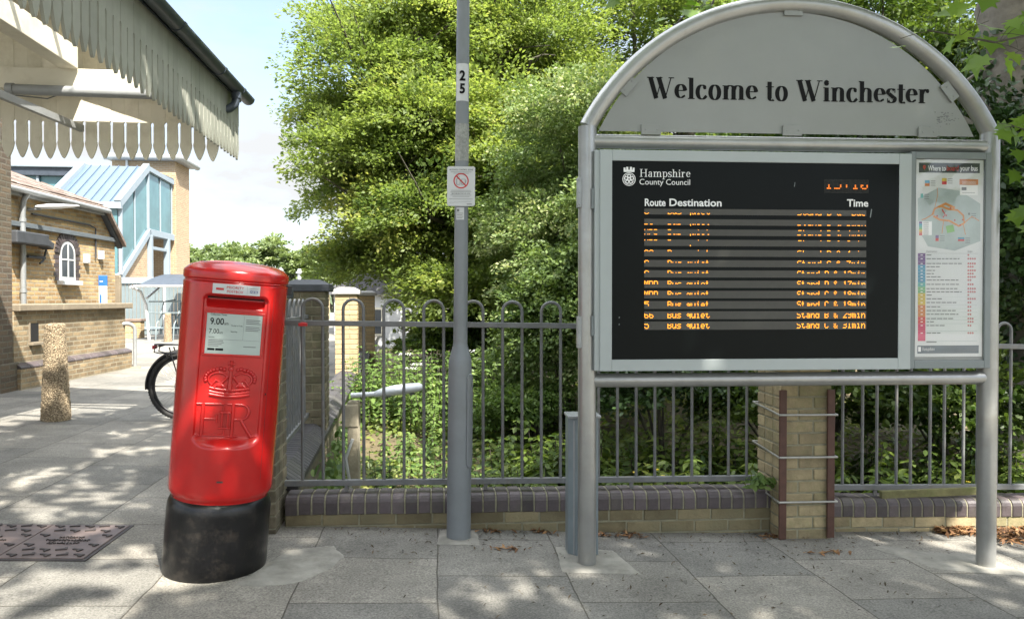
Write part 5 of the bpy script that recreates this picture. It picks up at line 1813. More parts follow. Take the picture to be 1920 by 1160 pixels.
# yard fence, low wall and cycle shelter
yf = thing('metal_fence', 'tall pale vertical slat metal fence closing the sunlit station yard', 'fence', (-12.9, 23.6, .22), R(1))
m = MB()
x = 0
while x < 5.2:
    m.bb((x, 0, .05), (x + .10, .02, 1.66))
    x += .118
m.build('slats', M_['palisade'], yf)
part('top_rail', (-.05, -.05, 1.66), (5.2, .06, 1.86), M_['stair_white'], yf, .01)
part('bottom_rail', (-.05, -.03, .2), (5.2, -.002, .28), M_['stair_white'], yf, .01)
for k in range(4): part('post', (k * 1.55 + .25, -.07, -.2), (k * 1.55 + .32, -.004, 1.7), M_['paintwhite'], yf, .01)
yw = thing('yard_wall', 'low yellow brick yard wall with a red coping beneath the metal fence', 'brick wall', (-11.75, 22.2, .22), R(0))
part('wall', (-1.2, 0, -.2), (.62, .25, .50), MBY, yw, .01)
part('coping', (-1.2, -.03, .501), (.65, .28, .58), M_['tile'], yw, .01)

cs = thing('cycle_shelter', 'steel cycle shelter with a curved dark roof and white frame behind the postbox', 'cycle shelter', (-9.9, 20.9, .22), R(0))
def arch_roof(y): return 1.62 + .42 * math.sin(math.pi * min(max((y + .2) / 2.9, 0), 1) * .62)
m = MB()
pts = [(y, 1.50 + .40 * math.sin(math.pi * (y + .25) / 4.2)) for y in frange(-.25, 2.4, 14)]
poly = [(p[0], p[1]) for p in pts] + [(p[0], p[1] + .03) for p in pts[::-1]]
m.prism(poly, -.55, 2.7, axes='yz')
m.build('roof', M_['gutter'], cs)
for x in (-.45, 2.5):
    m = MB()
    m.tube([(x, .25, -.1), (x - .04, .15, 1.0), (x - .12, .0, 1.38), (x - .25, -.28, 1.52)], .04, 10)
    m.tube([(x, .1, 1.2), (x, 1.2, 1.66), (x, 2.3, 1.72)], .035, 8)
    m.build('leg', M_['paintwhite'], cs)
m = MB(); m.tube([(-.62, -.26, 1.53), (2.72, -.26, 1.53)], .035, 8); m.build('front_rail', M_['paintwhite'], cs)
for k in range(6):
    m = MB()
    x = -.2 + k * .5
    m.tube([(x, .1, 0), (x, .15, .45), (x, .5, .75), (x + .05, 1.2, .7), (x + .05, 1.5, .1)], .018, 6)
    m.tube([(x + .15, .1, .75), (x + .15, .3, 1.1), (x + .15, 1.0, 1.15)], .018, 6)
    m.build('bike_rack', M_['palisade'], cs)
for z in (.35, .78, 1.1):
    m = MB(); m.tube([(-.4, .14, z), (2.6, .14, z)], .022, 6); m.build('rack_rail', M_['palisade'], cs)

# ------------------------------------------------------------------ bicycle behind the postbox
BW = at(343, 721, 8.1)
bk = thing('bicycle', 'black bicycle with mudguard and rear rack parked behind the postbox', 'bicycle', (BW.x, 8.1, gz(BW.x, 8.1)), R(3))
WR = .372
def wheel(x):
    w = sub('wheel', bk, (x, 0, WR))
    m = MB(); m.tube([((WR - .026) * math.cos(a), 0, (WR - .026) * math.sin(a)) for a in frange(0, 2 * math.pi, 64)[:-1]], .027, 10, closed=True)
    for i in range(72):
        a = 2 * math.pi * i / 72
        for s_ in (-1, 1):
            m.box(((WR - .002) * math.cos(a), s_ * .012, (WR - .002) * math.sin(a)), (.008, .016, .012), ry=-a)
    m.build('tyre', M_['rubber'], w)
    m = MB(); m.tube([((WR - .062) * math.cos(a), 0, (WR - .062) * math.sin(a)) for a in frange(0, 2 * math.pi, 56)[:-1]], .013, 8, closed=True); m.build('rim', M_['blackmetal'], w)
    m = MB()
    for i in range(32):
        a = 2 * math.pi * i / 32; b = a + (.35 if i % 4 < 2 else -.35)
        m.tube([(.025 * math.cos(b), .025 * (1 if i % 2 else -1), .025 * math.sin(b)), ((WR - .07) * math.cos(a), 0, (WR - .07) * math.sin(a))], .0014, 4)
    m.build('spokes', M_['steel'], w)
    m = MB(); m.tube([(0, -.05, 0), (0, .05, 0)], .028, 12)
    m.tube([(0, -.055, 0), (0, -.05, 0)], .055, 20); m.tube([(0, -.045, 0), (0, -.043, 0)], .075, 24)
    m.build('hub', M_['steel'], w)
wheel(0); wheel(1.08)
def bt(name, segs, mt='blackmetal', parent=None):
    m = MB()
    for pts, r in segs: m.tube(pts, r, 10)
    return m.build(name, M_[mt], parent or bk)
bb_ = (.45, 0, .30)
bt('frame', [([(0, -.065, WR), (.40, -.03, .30), bb_], .012), ([(0, .065, WR), (.40, .03, .30), bb_], .012), ([(0, -.065, WR), (.31, -.02, .74)], .009), ([(0, .065, WR), (.31, .02, .74)], .009),
             ([bb_, (.29, 0, .86)], .017), ([bb_, (.93, 0, .73)], .024), ([(.32, 0, .76), (.90, 0, .86)], .018), ([(.95, 0, .68), (.885, 0, .93)], .022)])
bt('fork', [([(.95, 0, .70), (.975, .06, .60), (1.08, .06, WR)], .013), ([(.95, 0, .70), (.975, -.06, .60), (1.08, -.06, WR)], .013)])
hbx = bt('handlebar', [([(.885, 0, .93), (.87, 0, 1.03)], .014), ([(.78, -.30, 1.06), (.87, -.12, 1.05), (.87, .12, 1.05), (.78, .30, 1.06)], .013)])
bt('seatpost', [([(.30, 0, .84), (.26, 0, .98)], .013)])
m = MB(); m.ball((.20, 0, 1.0), .1, n=12, sq=(.9, .85, .3)); m.ball((.32, 0, .995), .08, n=10, sq=(1.3, .35, .3)); m.build('saddle', M_['rubber'], bk)
bt('crank', [([(.45, -.09, .30), (.31, -.10, .235)], .011), ([(.45, .09, .30), (.59, .10, .365)], .011), ([(.45, -.1, .3), (.45, .1, .3)], .02), ([(.45, -.06, .3), (.45, -.056, .3)], .085)])
for x, y, z in ((.31, -.15, .235), (.59, .15, .365)):
    m = MB(); m.box((x, y, z), (.09, .09, .022)); m.build('pedal', M_['rubber'], bk, bevel=.004)
bt('chain', [([(.0, -.053, WR - .05), (.2, -.055, .29), (.44, -.058, .22)], .005), ([(0, -.053, WR + .05), (.45, -.058, .385)], .005), ([(0.02, -.055, WR), (.05, -.055, .24), (.08, -.055, .20)], .014)], 'steel')
m = MB()
pr_ = [(.0, -.034), (.018, -.028), (.026, 0), (.018, .028), (.0, .034)]
def guard(mb, x, a0, a1):
    vs_ = []
    aa = frange(R(a0), R(a1), 24)
    for a in aa:
        for dr, y in pr_:
            rr = WR + .018 + dr - .012
            vs_.append((x + rr * math.cos(a), y, WR + rr * math.sin(a)))
    n = 5
    mb.add(vs_, [(i * n + j, i * n + j + 1, (i + 1) * n + j + 1, (i + 1) * n + j) for i in range(24) for j in range(4)], 0, True)
guard(m, 0, 45, 185); m.tube([(-.39, .03, WR + .0), (0, .05, WR)], .003, 5); m.tube([(-.39, -.03, WR), (0, -.05, WR)], .003, 5)
m.build('mudguard', M_['rubber'], bk)
m = MB(); guard(m, 1.08, 20, 170); m.build('mudguard', M_['rubber'], bk)
rk = bt('rear_rack', [([(-.28, -.05, .83), (-.30, 0, .83), (-.28, .05, .83), (.24, .05, .82), (.24, -.05, .82), (-.28, -.05, .83)], .007), ([(-.20, -.06, .825), (-.27, -.06, .80), (-.28, -.06, .75), (-.22, -.06, .735), (.2, -.06, .74)], .007),
                      ([(-.20, .06, .825), (-.27, .06, .80), (-.28, .06, .75), (-.22, .06, .735), (.2, .06, .74)], .007), ([(-.12, -.06, .80), (0, -.075, WR + .02)], .007), ([(-.12, .06, .80), (0, .075, WR + .02)], .007), ([(.1, -.06, .8), (0, -.075, WR + .02)], .006), ([(.1, .06, .8), (0, .075, WR + .02)], .006)])
m = MB(); m.box((-.30, 0, .80), (.02, .09, .04)); m.build('reflector', M_['reflector'], rk, bevel=.006)

# ------------------------------------------------------------------ cast iron cover in the paving
mc = thing('inspection_cover', 'brown cast iron inspection cover with raised ticks and lettering, set in the paving', 'manhole cover', (-2.72, 4.13, gz(-2.72, 4.13)), R(5))
mc.rotation_euler = (0, R(2.0), R(5))
m = MB()
hw, hd = .44, .285
m.bb((-hw - .02, -hd - .02, -.02), (hw + .02, hd + .02, .005), 0)
m.build('frame', M_['iron_dark'], mc)
for a, b in ((-hw, -.003), (.003, hw)):
    m = MB(); m.bb((a, -hd, -.01), (b, hd, .010)); pl_ = m.build('plate', M_['iron'], mc, bevel=.003)
    m = MB()
    for i in range(5):
        for j in range(7):
            x, y = a + .05 + i * .085 + (.04 if j % 2 else 0), -hd + .045 + j * .082
            if x > b - .03: continue
            if j == 3 or (j in (2, 4) and i in (1, 2, 3)):
                continue
            s_ = 1 if (i + j) % 2 else -1
            m.box((x, y, .0125), (.05, .014, .007), rz=.35 * s_); m.box((x + .02, y + .014 * s_, .0122), (.014, .034, .007), rz=.35 * s_)
    for j, n_ in ((0, 5), (1, 7), (2, 4)):           # worn, unreadable raised lettering
        for i in range(n_ * 2):
            x = (a + b) / 2 + (i - n_ + .5) * .017
            m.box((x, -.055 + j * .05 + random.uniform(-.004, .004), .0125), (.005, random.uniform(.018, .03), .007), rz=random.uniform(-.6, .6))
            m.box((x + .004, -.055 + j * .05 + random.uniform(-.01, .01), .0123), (.012, .005, .007), rz=random.uniform(-.5, .5))
    m.build('relief', M_['iron_dark'], pl_)
# ------------------------------------------------------------------ foliage
DIAMOND = np.array([(-.5, 0, 0), (0, .27, .06), (.5, 0, -.03), (0, -.27, .06)])
_h = [(0, .0), (.28, -.07), (.20, .12), (.52, .20), (.34, .36), (.50, .64), (.26, .57), (.15, .70), (0, 1.0)]
MAPLE = np.array([(y - .4, x, 0.10 * abs(x) - .12 * (y - .3) ** 2) for x, y in _h] + [(y - .4, -x, 0.10 * abs(x) - .12 * (y - .3) ** 2) for x, y in _h[-2:0:-1]])
OVAL = np.array([(-.5, 0, 0), (-.25, .22, .03), (.12, .24, .04), (.5, 0, -.06), (.12, -.24, .04), (-.25, -.22, .03)])

def unit(a): return a / np.maximum(np.linalg.norm(a, axis=-1, keepdims=True), 1e-9)

def leaf_mesh(name, C, N, S, T, material, parent=None, shape=DIAMOND, axis=None):
    """one small blade per row of C, facing N, of size S, with colour tint T; axis sets where its tip points"""
    n, k = len(C), len(shape)
    rnd = RNG.normal(size=(n, 3)) if axis is None else axis + RNG.normal(size=(n, 3)) * .35
    N = unit(N)
    t = unit(rnd - N * np.sum(rnd * N, axis=1, keepdims=True))
    b = np.cross(N, t)
    V = C[:, None, :] + S[:, None, None] * (shape[None, :, 0:1] * t[:, None, :] + shape[None, :, 1:2] * b[:, None, :] + shape[None, :, 2:3] * N[:, None, :])
    me = bpy.data.meshes.new(name)
    me.vertices.add(n * k)
    me.vertices.foreach_set('co', V.reshape(-1).astype(np.float32))
    me.loops.add(n * k)
    me.loops.foreach_set('vertex_index', np.arange(n * k, dtype=np.int32))
    me.polygons.add(n)
    me.polygons.foreach_set('loop_start', np.arange(0, n * k, k, dtype=np.int32))
    me.polygons.foreach_set('loop_total', np.full(n, k, dtype=np.int32))
    me.materials.append(material)
    a = me.attributes.new('tint', 'FLOAT', 'POINT')
    a.data.foreach_set('value', np.repeat(np.clip(T, 0, 1), k).astype(np.float32))
    me.update(calc_edges=True)
    me.validate()
    o = bpy.data.objects.new(name, me)
    COL.objects.link(o)
    if parent is not None: o.parent = parent
    return o

def sprays(centres, dirs, rad, n_leaf, thick=.12, up=1.0, jit=.55):
    """flat drooping fans of leaves, one per centre, each pointing along its direction"""
    m = len(centres)
    d = unit(dirs)
    side = unit(np.cross(d, np.array([0, 0, 1.0])) + 1e-4)
    nr = unit(np.cross(side, d))
    nr = np.where(nr[:, 2:3] < 0, -nr, nr)
    a = RNG.uniform(-.55, 1.0, (m, n_leaf))
    w = .75 * np.sqrt(np.clip(1 - np.abs(a - .1), 0, 1))
    b = RNG.uniform(-1, 1, (m, n_leaf)) * w
    c = RNG.normal(size=(m, n_leaf)) * thick - .18 * np.clip(a, 0, 1) ** 2
    P = centres[:, None, :] + rad[:, None, None] * (a[..., None] * d[:, None, :] + b[..., None] * side[:, None, :] + c[..., None] * nr[:, None, :])
    Nn = nr[:, None, :] * up + RNG.normal(size=(m, n_leaf, 3)) * jit
    ax = np.repeat(d[:, None, :], n_leaf, 1) + side[:, None, :] * b[..., None] * 1.2
    return P.reshape(-1, 3), Nn.reshape(-1, 3), ax.reshape(-1, 3)

def lobes_of(c, r, n, lr, seed, bottom=-.75):
    rg = np.random.default_rng(seed)
    out = []
    while len(out) < n:
        v = unit(rg.normal(size=3))
        if v[2] < bottom: continue
        f = rg.uniform(.45, .86)
        p = np.array(c) + v * np.array(r) * f
        q = rg.uniform(.75, 1.25) * lr
        out.append((p, np.array([q, q, q * .72])))
    return out

def crown(name, lobes, per_lobe, n_leaf, spray_r, leaf_s, material, parent, seed, base_tint=.45, shape=DIAMOND, droop=-.15, facing=None, thick=.12, up=1.0, keep=None):
    rg = np.random.default_rng(seed)
    C, D, TT = [], [], []
    for p, r in lobes:
        lt = rg.normal() * .10
        v = unit(rg.normal(size=(per_lobe, 3)))
        v[:, 2] = np.where(v[:, 2] < -.35, -v[:, 2], v[:, 2])
        f = rg.uniform(.62, 1.05, (per_lobe, 1))
        C.append(p + v * r * f)
        d = v.copy()
        d[:, 2] = d[:, 2] * .45 + droop + rg.normal(size=per_lobe) * .12
        D.append(d)
        TT.append(base_tint + lt + rg.normal(size=per_lobe) * .13)
    C, D, TT = np.concatenate(C), np.concatenate(D), np.concatenate(TT)
    if keep is not None:
        k = keep(C)
        C, D, TT = C[k], D[k], TT[k]
    rad = spray_r * rg.uniform(.7, 1.3, len(C))
    P, Nn, ax = sprays(C, D, rad, n_leaf, thick, up)
    S = leaf_s * RNG.uniform(.7, 1.3, len(P))
    T = np.repeat(TT, n_leaf) + RNG.normal(size=len(P)) * .10
    return leaf_mesh(name, P, Nn, S, T, material, parent, shape, ax)

def trunk(parent, path, radii, limbs, material, name='trunk', seed=1):
    rg = random.Random(seed)
    m = MB()
    def wob(pts, r, k=5):
        out, rr = [], []
        for i in range(len(pts) - 1):
            for j in range(k):
                t = j / k
                p = Vector(pts[i]).lerp(Vector(pts[i + 1]), t)
                q = lerp(r[i], r[i + 1], t)
                out.append(p + Vector((rg.uniform(-1, 1), rg.uniform(-1, 1), rg.uniform(-.4, .4))) * q * .35)
                rr.append(q * rg.uniform(.93, 1.07))
        out.append(Vector(pts[-1])); rr.append(r[-1])
        return out, rr
    p, r = wob(path, radii)
    m.tube(p, r, 14)
    for a, b, r0, r1 in limbs:
        a, b = Vector(a), Vector(b)
        mid = a.lerp(b, .5) + Vector((rg.uniform(-.2, .2), rg.uniform(-.2, .2), .08)) * (b - a).length * .5
        p, r = wob([a, mid, b], [r0, (r0 + r1) / 2, r1], 4)
        m.tube(p, r, 8)
        for k in range(4):
            s_ = p[rg.randrange(len(p) // 3, len(p))]
            e = s_ + Vector((rg.uniform(-1, 1), rg.uniform(-1, 1), rg.uniform(-.2, .7))) * (b - a).length * .35
            m.tube([s_, s_.lerp(e, .5) + Vector((0, 0, .05)), e], [r1 * .9, r1 * .6, r1 * .25], 5)
    return m.build(name, material, parent)

def tree(name, label, base, h, lobes, mats, per_lobe, n_leaf, spray_r, leaf_s, seed, base_tint=.45, tr=.2, group=None, shape=DIAMOND, droop=-.15, cat='tree', thick=.12, up=1.0, keep=None):
    t = thing(name, label, cat, base, 0, group)
    rel = [(p - np.array(base), r) for p, r in lobes]
    limbs = [((0, 0, h * (.18 + .5 * random.random())), tuple(p), tr * .42, tr * .10) for p, r in rel]
    trunk(t, [(0, 0, -.4), (.05, .03, h * .35), (-.06, 0, h * .7), (0, 0, h)], [tr * 1.15, tr, tr * .7, tr * .2], limbs, mats[1], seed=seed)
    kp = None if keep is None else (lambda C: keep(C + np.array(base)))
    crown('crown', rel, per_lobe, n_leaf, spray_r, leaf_s, mats[0], t, seed, base_tint, shape, droop, thick=thick, up=up, keep=kp)
    return t

LM = {}
LM['beech'] = leaf_mat('beech leaves', (0.085, 0.14, 0.042), (0.235, 0.29, 0.075), .55, third=(0.40, 0.41, 0.13))
LM['pale'] = leaf_mat('pale flowering leaves', (0.05, 0.10, 0.03), (0.17, 0.235, 0.075), .4, third=(0.40, 0.43, 0.22))
LM['wood'] = leaf_mat('woodland leaves', (0.026, 0.058, 0.012), (0.125, 0.175, 0.03), .4, third=(0.22, 0.25, 0.05))
LM['ivy'] = leaf_mat('ivy leaves', (0.016, 0.040, 0.012), (0.055, 0.10, 0.026), .2, .35, third=(0.11, 0.15, 0.045))
LM['syc'] = leaf_mat('sycamore leaves', (0.055, 0.115, 0.018), (0.15, 0.25, 0.035), .55, .4, third=(0.22, 0.32, 0.05))
LM['nettle'] = leaf_mat('nettle leaves', (0.04, 0.09, 0.02), (0.17, 0.25, 0.065), .4, third=(0.28, 0.33, 0.13))
LM['cover'] = leaf_mat('ground cover leaves', (0.045, 0.085, 0.018), (0.21, 0.25, 0.055), .35, third=(0.36, 0.34, 0.12))
LM['far'] = leaf_mat('far leaves', (0.10, 0.15, 0.06), (0.24, 0.29, 0.12), .35)
BK, GB = M_['bark'], M_['greybark']

# the beech in the middle: a wide layered crown whose left edge stands against the sky
bl = lobes_of((-0.2, 15.2, 5.1), (3.0, 3.0, 4.9), 34, 1.15, 21)
bl += [(np.array(p), np.array(r)) for p, r in (((-3.2, 14.6, 6.6), (.8, .9, .45)), ((-3.25, 14.4, 5.0), (.75, .8, .42)), ((-2.9, 14.2, 3.3), (.9, .9, .5)), ((-3.0, 14.5, 2.1), (.7, .8, .45)), ((-2.6, 14.2, 2.0), (.9, .8, .5)), ((-2.2, 12.7, 2.7), (.85, .8, .5)), ((-1.3, 11.9, 2.7), (.9, .8, .55)), ((-.2, 12.1, 3.3), (.9, .8, .6)), ((-1.0, 12.4, 1.4), (.8, .8, .5)), ((-.6, 11.8, 1.5), (.9, .8, .5)), ((-2.7, 12.6, 3.7), (.9, .8, .6)), ((-1.4, 12.2, 4.3), (1.0, .8, .6)), ((.4, 12.2, 2.2), (.9, .8, .6)), ((-1.6, 13.0, 2.0), (1.2, 1.0, .8)), ((-1.9, 12.9, 3.5), (1.3, 1.0, .8)), ((-.4, 13.0, 4.4), (1.3, 1.0, .8)), ((-2.6, 13.0, 5.2), (1.2, 1.0, .7)), ((-.3, 12.9, 1.7), (1.1, .9, .7)))]
tree('beech_tree', 'big yellow green beech tree filling the sky between the canopy and the lamp post', (-0.6, 15.4, -0.6), 8.5, bl, (LM['beech'], BK), 58, 150, .55, .080, 31, .60, .3)

# pale flowering tree right of the lamp post
pl_ = lobes_of((0.95, 10.2, 2.5), (1.25, 1.1, 2.0), 14, .62, 5) + [(np.array(p), np.array((.6, .55, .5))) for p in ((.5, 9.1, 1.1), (1.15, 9.0, .7), (.9, 9.1, 1.7), (.35, 9.2, .5), (1.3, 9.3, 2.4))]
tree('flowering_tree', 'pale cream flowering bushy tree between the lamp post and the welcome sign', (1.0, 10.3, -.4), 3.6, pl_, (LM['pale'], BK), 64, 90, .34, .056, 6, .66, .09, up=.6)

# trees behind the sign
t3 = lobes_of((3.6, 16.5, 5.4), (3.3, 2.6, 5.2), 20, 1.35, 8)
tree('tall_tree', 'tall light green tree rising behind the arch of the welcome sign', (3.4, 16.6, -.5), 8.5, t3, (LM['beech'], BK), 42, 100, .62, .10, 9, .46, .24)
t4 = lobes_of((9.5, 17.5, 5.0), (4.0, 3.0, 5.0), 18, 1.5, 18)
tree('tall_tree', 'dark green broadleaf tree behind the right shoulder of the sign, left of the grey trunk', (9.2, 17.6, -.5), 8.5, t4, (LM['wood'], BK), 26, 70, .7, .15, 19, .42, .26)
t5 = lobes_of((-1.5, 23.5, 5.5), (3.2, 2.6, 5.0), 14, 1.5, 28)
tree('tall_tree', 'deep green tree standing in the shade directly behind the big beech', (-1.0, 23.5, -.6), 8.5, t5, (LM['wood'], BK), 26, 60, .75, .17, 29, .30, .26)

t6 = lobes_of((5.2, 12.2, 4.4), (3.0, 1.2, 2.8), 16, 1.05, 38, -.9)
tree('dark_tree', 'dark shaded tree filling the gap between the sign arch and the grey sycamore trunk', (5.0, 12.4, -.5), 6.0, t6, (LM['wood'], BK), 36, 70, .5, .11, 39, .34, .2)

# ivy clad trunk of the sycamore on the right, with its limbs and overhanging crown
sy = thing('sycamore_tree', 'grey barked sycamore at the right edge with ivy and big lobed leaves', 'tree', (5.7, 8.4, -.4))
trunk(sy, [(0.25, 0, -.3), (.15, 0, 1.6), (-.02, -.1, 3.3), (-.22, -.2, 5.0), (-.3, -.3, 8.0)], [.44, .38, .33, .29, .15],
      [((-.1, -.1, 3.4), (-1.8, .5, 4.6), .13, .03), ((-.05, 0, 2.9), (-1.5, .7, 3.0), .12, .03), ((0, 0, 2.7), (-1.3, .4, 3.5), .10, .03), ((-.2, -.2, 4.6), (1.9, .2, 6.2), .12, .03), ((-.25, -.25, 5.2), (.3, -3.5, 6.8), .14, .03), ((-.25, -.25, 5.5), (-2.5, -3.0, 7.2), .14, .03), ((-.3, -.3, 6.5), (-1.8, -1, 8.4), .1, .03)], GB, seed=4)
hid = lambda C: (C[:, 2] - 1.4) > 0.47 * C[:, 1]
sl_ = [(np.array(p) - np.array((5.7, 8.4, -.4)), np.array(r)) for p, r in (((5.4, 6.2, 8.0), (2.0, 1.5, 1.2)), ((4.8, 5.2, 7.6), (1.4, 1.2, .9)), ((5.6, 4.0, 7.0), (1.7, 1.4, .9)), ((7.2, 5.0, 7.2), (1.7, 1.5, 1.0)), ((4.9, 1.9, 6.6), (1.4, 1.2, .8)), ((6.4, 2.6, 6.6), (1.6, 1.3, .8)), ((5.6, 6.0, 9.4), (2.0, 1.6, .9)), ((7.6, 7.5, 8.4), (1.8, 1.6, 1.0)), ((4.7, 4.0, 6.3), (1.2, 1.0, .7)), ((3.5, 4.3, 6.2), (1.0, .9, .6)), ((5.6, 5.4, 6.2), (1.2, 1.0, .7)), ((6.8, 4.0, 6.0), (1.2, 1.0, .7)))]
crown('crown', sl_, 40, 26, .62, .19, LM['syc'], sy, 41, .5, MAPLE, -.2, keep=lambda C: hid(C + np.array((5.7, 8.4, -.4))))
# low boughs of big leaves that hang into view
m = MB()
LC, LN, LA, LT, LSZ = [], [], [], [], []
def bough(pts, n, spread, size, seed, tint=.62):
    rg = np.random.default_rng(seed)
    P = [Vector(p) - Vector((5.7, 8.4, -.4)) for p in pts]
    k = len(P)
    m.tube(P, [lerp(.011, .0035, i / (k - 1)) for i in range(k)], 6)
    for _ in range(n):
        f = rg.uniform(.25, 1.0) * (k - 1)
        i = min(int(f), k - 2)
        p = P[i].lerp(P[i + 1], f - i)
        e = p + Vector(rg.normal(size=3) * spread)
        m.tube([p, p.lerp(e, .5) + Vector((0, 0, .01)), e], .0016, 4)
        s_ = size * rg.uniform(.65, 1.15)
        d = np.array((rg.normal() * .5, rg.normal() * .35 - .25, -.75 + rg.normal() * .25))
        d = d / np.linalg.norm(d)
        LC.append(np.array(e) + d * s_ * .4)
        nn = np.array((rg.normal() * .35, -.85 + rg.normal() * .3, .55 + rg.normal() * .3))
        LN.append(nn); LA.append(d); LT.append(tint + rg.normal() * .15); LSZ.append(s_)
bough([(4.6, 5.2, 4.2), (3.4, 4.1, 3.2), (2.75, 3.7, 2.75), (2.3, 3.55, 2.62), (1.95, 3.5, 2.66)], 34, .09, .125, 1, .75)
bough([(4.2, 4.6, 3.4), (3.2, 3.9, 2.75), (2.70, 3.75, 2.42), (2.49, 3.62, 2.22)], 34, .06, .135, 2, .8)
bough([(4.2, 4.6, 3.1), (3.2, 4.0, 2.5), (2.78, 3.85, 2.20), (2.60, 3.78, 1.98)], 26, .06, .12, 3, .42)
bough([(4.4, 4.8, 2.6), (3.4, 4.3, 2.15), (3.0, 4.2, 1.95), (2.90, 4.17, 1.85)], 14, .07, .13, 4, .5)
bough([(2.2, 6.4, 5.2), (1.5, 5.6, 3.6), (1.0, 5.1, 3.02), (.82, 4.9, 2.86)], 16, .08, .13, 5, .6)
bough([(1.4, 4.4, 4.2), (.9, 3.5, 3.1), (.40, 3.25, 2.72)], 12, .07, .13, 6, .55)
bough([(.5, 3.6, 3.9), (-.25, 3.4, 3.1), (-.62, 3.4, 2.81)], 6, .04, .12, 7, .6)
bough([(2.2, 6.0, 4.4), (1.4, 5.4, 3.6), (.95, 5.2, 3.12)], 12, .09, .13, 8, .5)
m.build('twigs', M_['bark'], sy)
leaf_mesh('foliage', np.array(LC), np.array(LN), np.array(LSZ), np.array(LT), LM['syc'], sy, MAPLE, np.array(LA))
# ivy on the trunk
n = 5200
a = RNG.uniform(0, 2 * np.pi, n); z = RNG.random(n) ** 1.25 * 4.9 - .2
C = np.stack([.24 - .085 * z + (.42 + RNG.normal(size=n) * .05) * np.cos(a), (.42 + RNG.normal(size=n) * .05) * np.sin(a), z], 1)
Nn = np.stack([np.cos(a), np.sin(a), np.full(n, .4)], 1) + RNG.normal(size=(n, 3)) * .35
leaf_mesh('ivy', C, Nn, .10 * RNG.uniform(.6, 1.3, n), .35 + RNG.normal(size=n) * .25, LM['ivy'], sy, OVAL)

# the street tree behind the camera: it throws the dappled shade over the paving
stt = thing('street_tree', 'broad street tree whose crown shades the paving in front of the sign', 'tree', (2.2, -4.6, gz(2.2, -4.6)))
trunk(stt, [(0, 0, -.4), (.05, 0, 3), (-.3, .6, 6), (-.6, 1.2, 9)], [.30, .25, .2, .08],
      [((0, .1, 3.6), (-4.5, 5.5, 7.0), .13, .03), ((-.1, .3, 4.2), (-6, 8, 7.6), .12, .03), ((0, .2, 4.5), (1, 4.5, 7), .12, .03), ((-.2, .4, 5), (-2.5, 3.5, 8), .12, .03), ((0, .3, 4), (3, 2, 7), .1, .03)], GB, seed=14)
rg = np.random.default_rng(77)
OL = []
for x, y in [(x, y) for x in np.arange(-4.6, 7.6, 1.55) for y in np.arange(-5.2, 4.9, 1.5)]:
    x += rg.normal() * .3; y += rg.normal() * .3
    if x > .6 and y > .75: continue
    if y > 3.7: continue
    OL.append((np.array((x - 2.2, y + 4.6, 7.6 + rg.normal() * .7)), np.array((.95, .95, .5)) * rg.uniform(.8, 1.15)))
OL += [(np.array((x - 2.2, y + 4.6, 7.1)), np.array((1.0, .9, .45))) for x, y in ((2.6, .3), (3.4, .7), (4.2, .2), (5.0, .6), (3.0, -.6), (4.6, -.7), (1.9, .6), (1.2, 2.1), (1.5, 1.3), (.8, 2.9))]
OL += [(np.array((x - 2.2, y + 4.6, 7.1)), np.array((.6, .55, .4))) for x, y in ((3.0, 1.25), (3.75, 1.2), (2.4, 1.3))]
crown('crown', OL, 18, 26, .5, .17, LM['syc'], stt, 78, .5, MAPLE, -.1, keep=lambda C: hid(C + np.array((2.2, -4.6, 0))))

# ------------------------------------------------------------------ shrubs behind the railings
def shrub(name, label, c, r, n_sp, n_leaf, sr, ls, material, seed, tint=.4, group=None, shape=OVAL, up=.6, cat='shrub'):
    base = (c[0], c[1], bank_z(2, c[1] - 4.5) - .05)
    t = thing(name, label, cat, base, 0, group)
    rg = np.random.default_rng(seed)
    lob = []
    for _ in range(7):
        v = unit(rg.normal(size=3)); v[2] = abs(v[2])
        lob.append((np.array(c) - np.array(base) + v * np.array(r) * .55, np.array(r) * rg.uniform(.42, .62)))
    m = MB()
    for p, _ in lob: m.tube([(0, 0, 0), tuple(p * .5 + np.array((0, 0, .05))), tuple(p)], [.022, .015, .006], 6)
    m.build('stems', BK, t)
    crown('foliage', lob, n_sp, n_leaf, sr, ls, material, t, seed, tint, shape, -.1, up=up)
    return t
GS = 'shrubs behind the railings'
shrub('shrub', 'dark leafy shrub behind the railing just right of the feeder box', (1.55, 7.6, .35), (.9, .7, .9), 24, 40, .22, .062, LM['ivy'], 51, .45, GS)
shrub('shrub', 'dark shrub behind the railing bars left of the strapped pillar', (2.75, 7.4, .25), (.85, .7, .85), 24, 40, .22, .062, LM['wood'], 52, .34, GS)
shrub('shrub', 'mid green shrub behind the strapped brick pillar', (3.5, 8.2, .6), (1.0, .8, 1.1), 26, 40, .26, .07, LM['wood'], 53, .42, GS)
shrub('shrub', 'dense laurel like shrub between the strapped pillar and the right sign post', (4.2, 7.0, .1), (.9, .7, .75), 26, 44, .22, .07, LM['wood'], 54, .36, GS)
shrub('shrub', 'dark ivy covered bank at the far right behind the lower railing', (5.2, 7.2, 1.2), (.9, .8, 2.2), 44, 60, .26, .075, LM['ivy'], 55, .5, GS)
shrub('shrub', 'tall dark ivy thicket behind the poster case', (4.4, 9.2, 1.6), (1.3, .9, 2.4), 44, 56, .32, .085, LM['ivy'], 56, .5, GS)
shrub('shrub', 'tall shaded thicket behind the departure board', (2.6, 10.4, 1.4), (1.5, .9, 2.2), 40, 54, .34, .085, LM['wood'], 57, .3, GS)
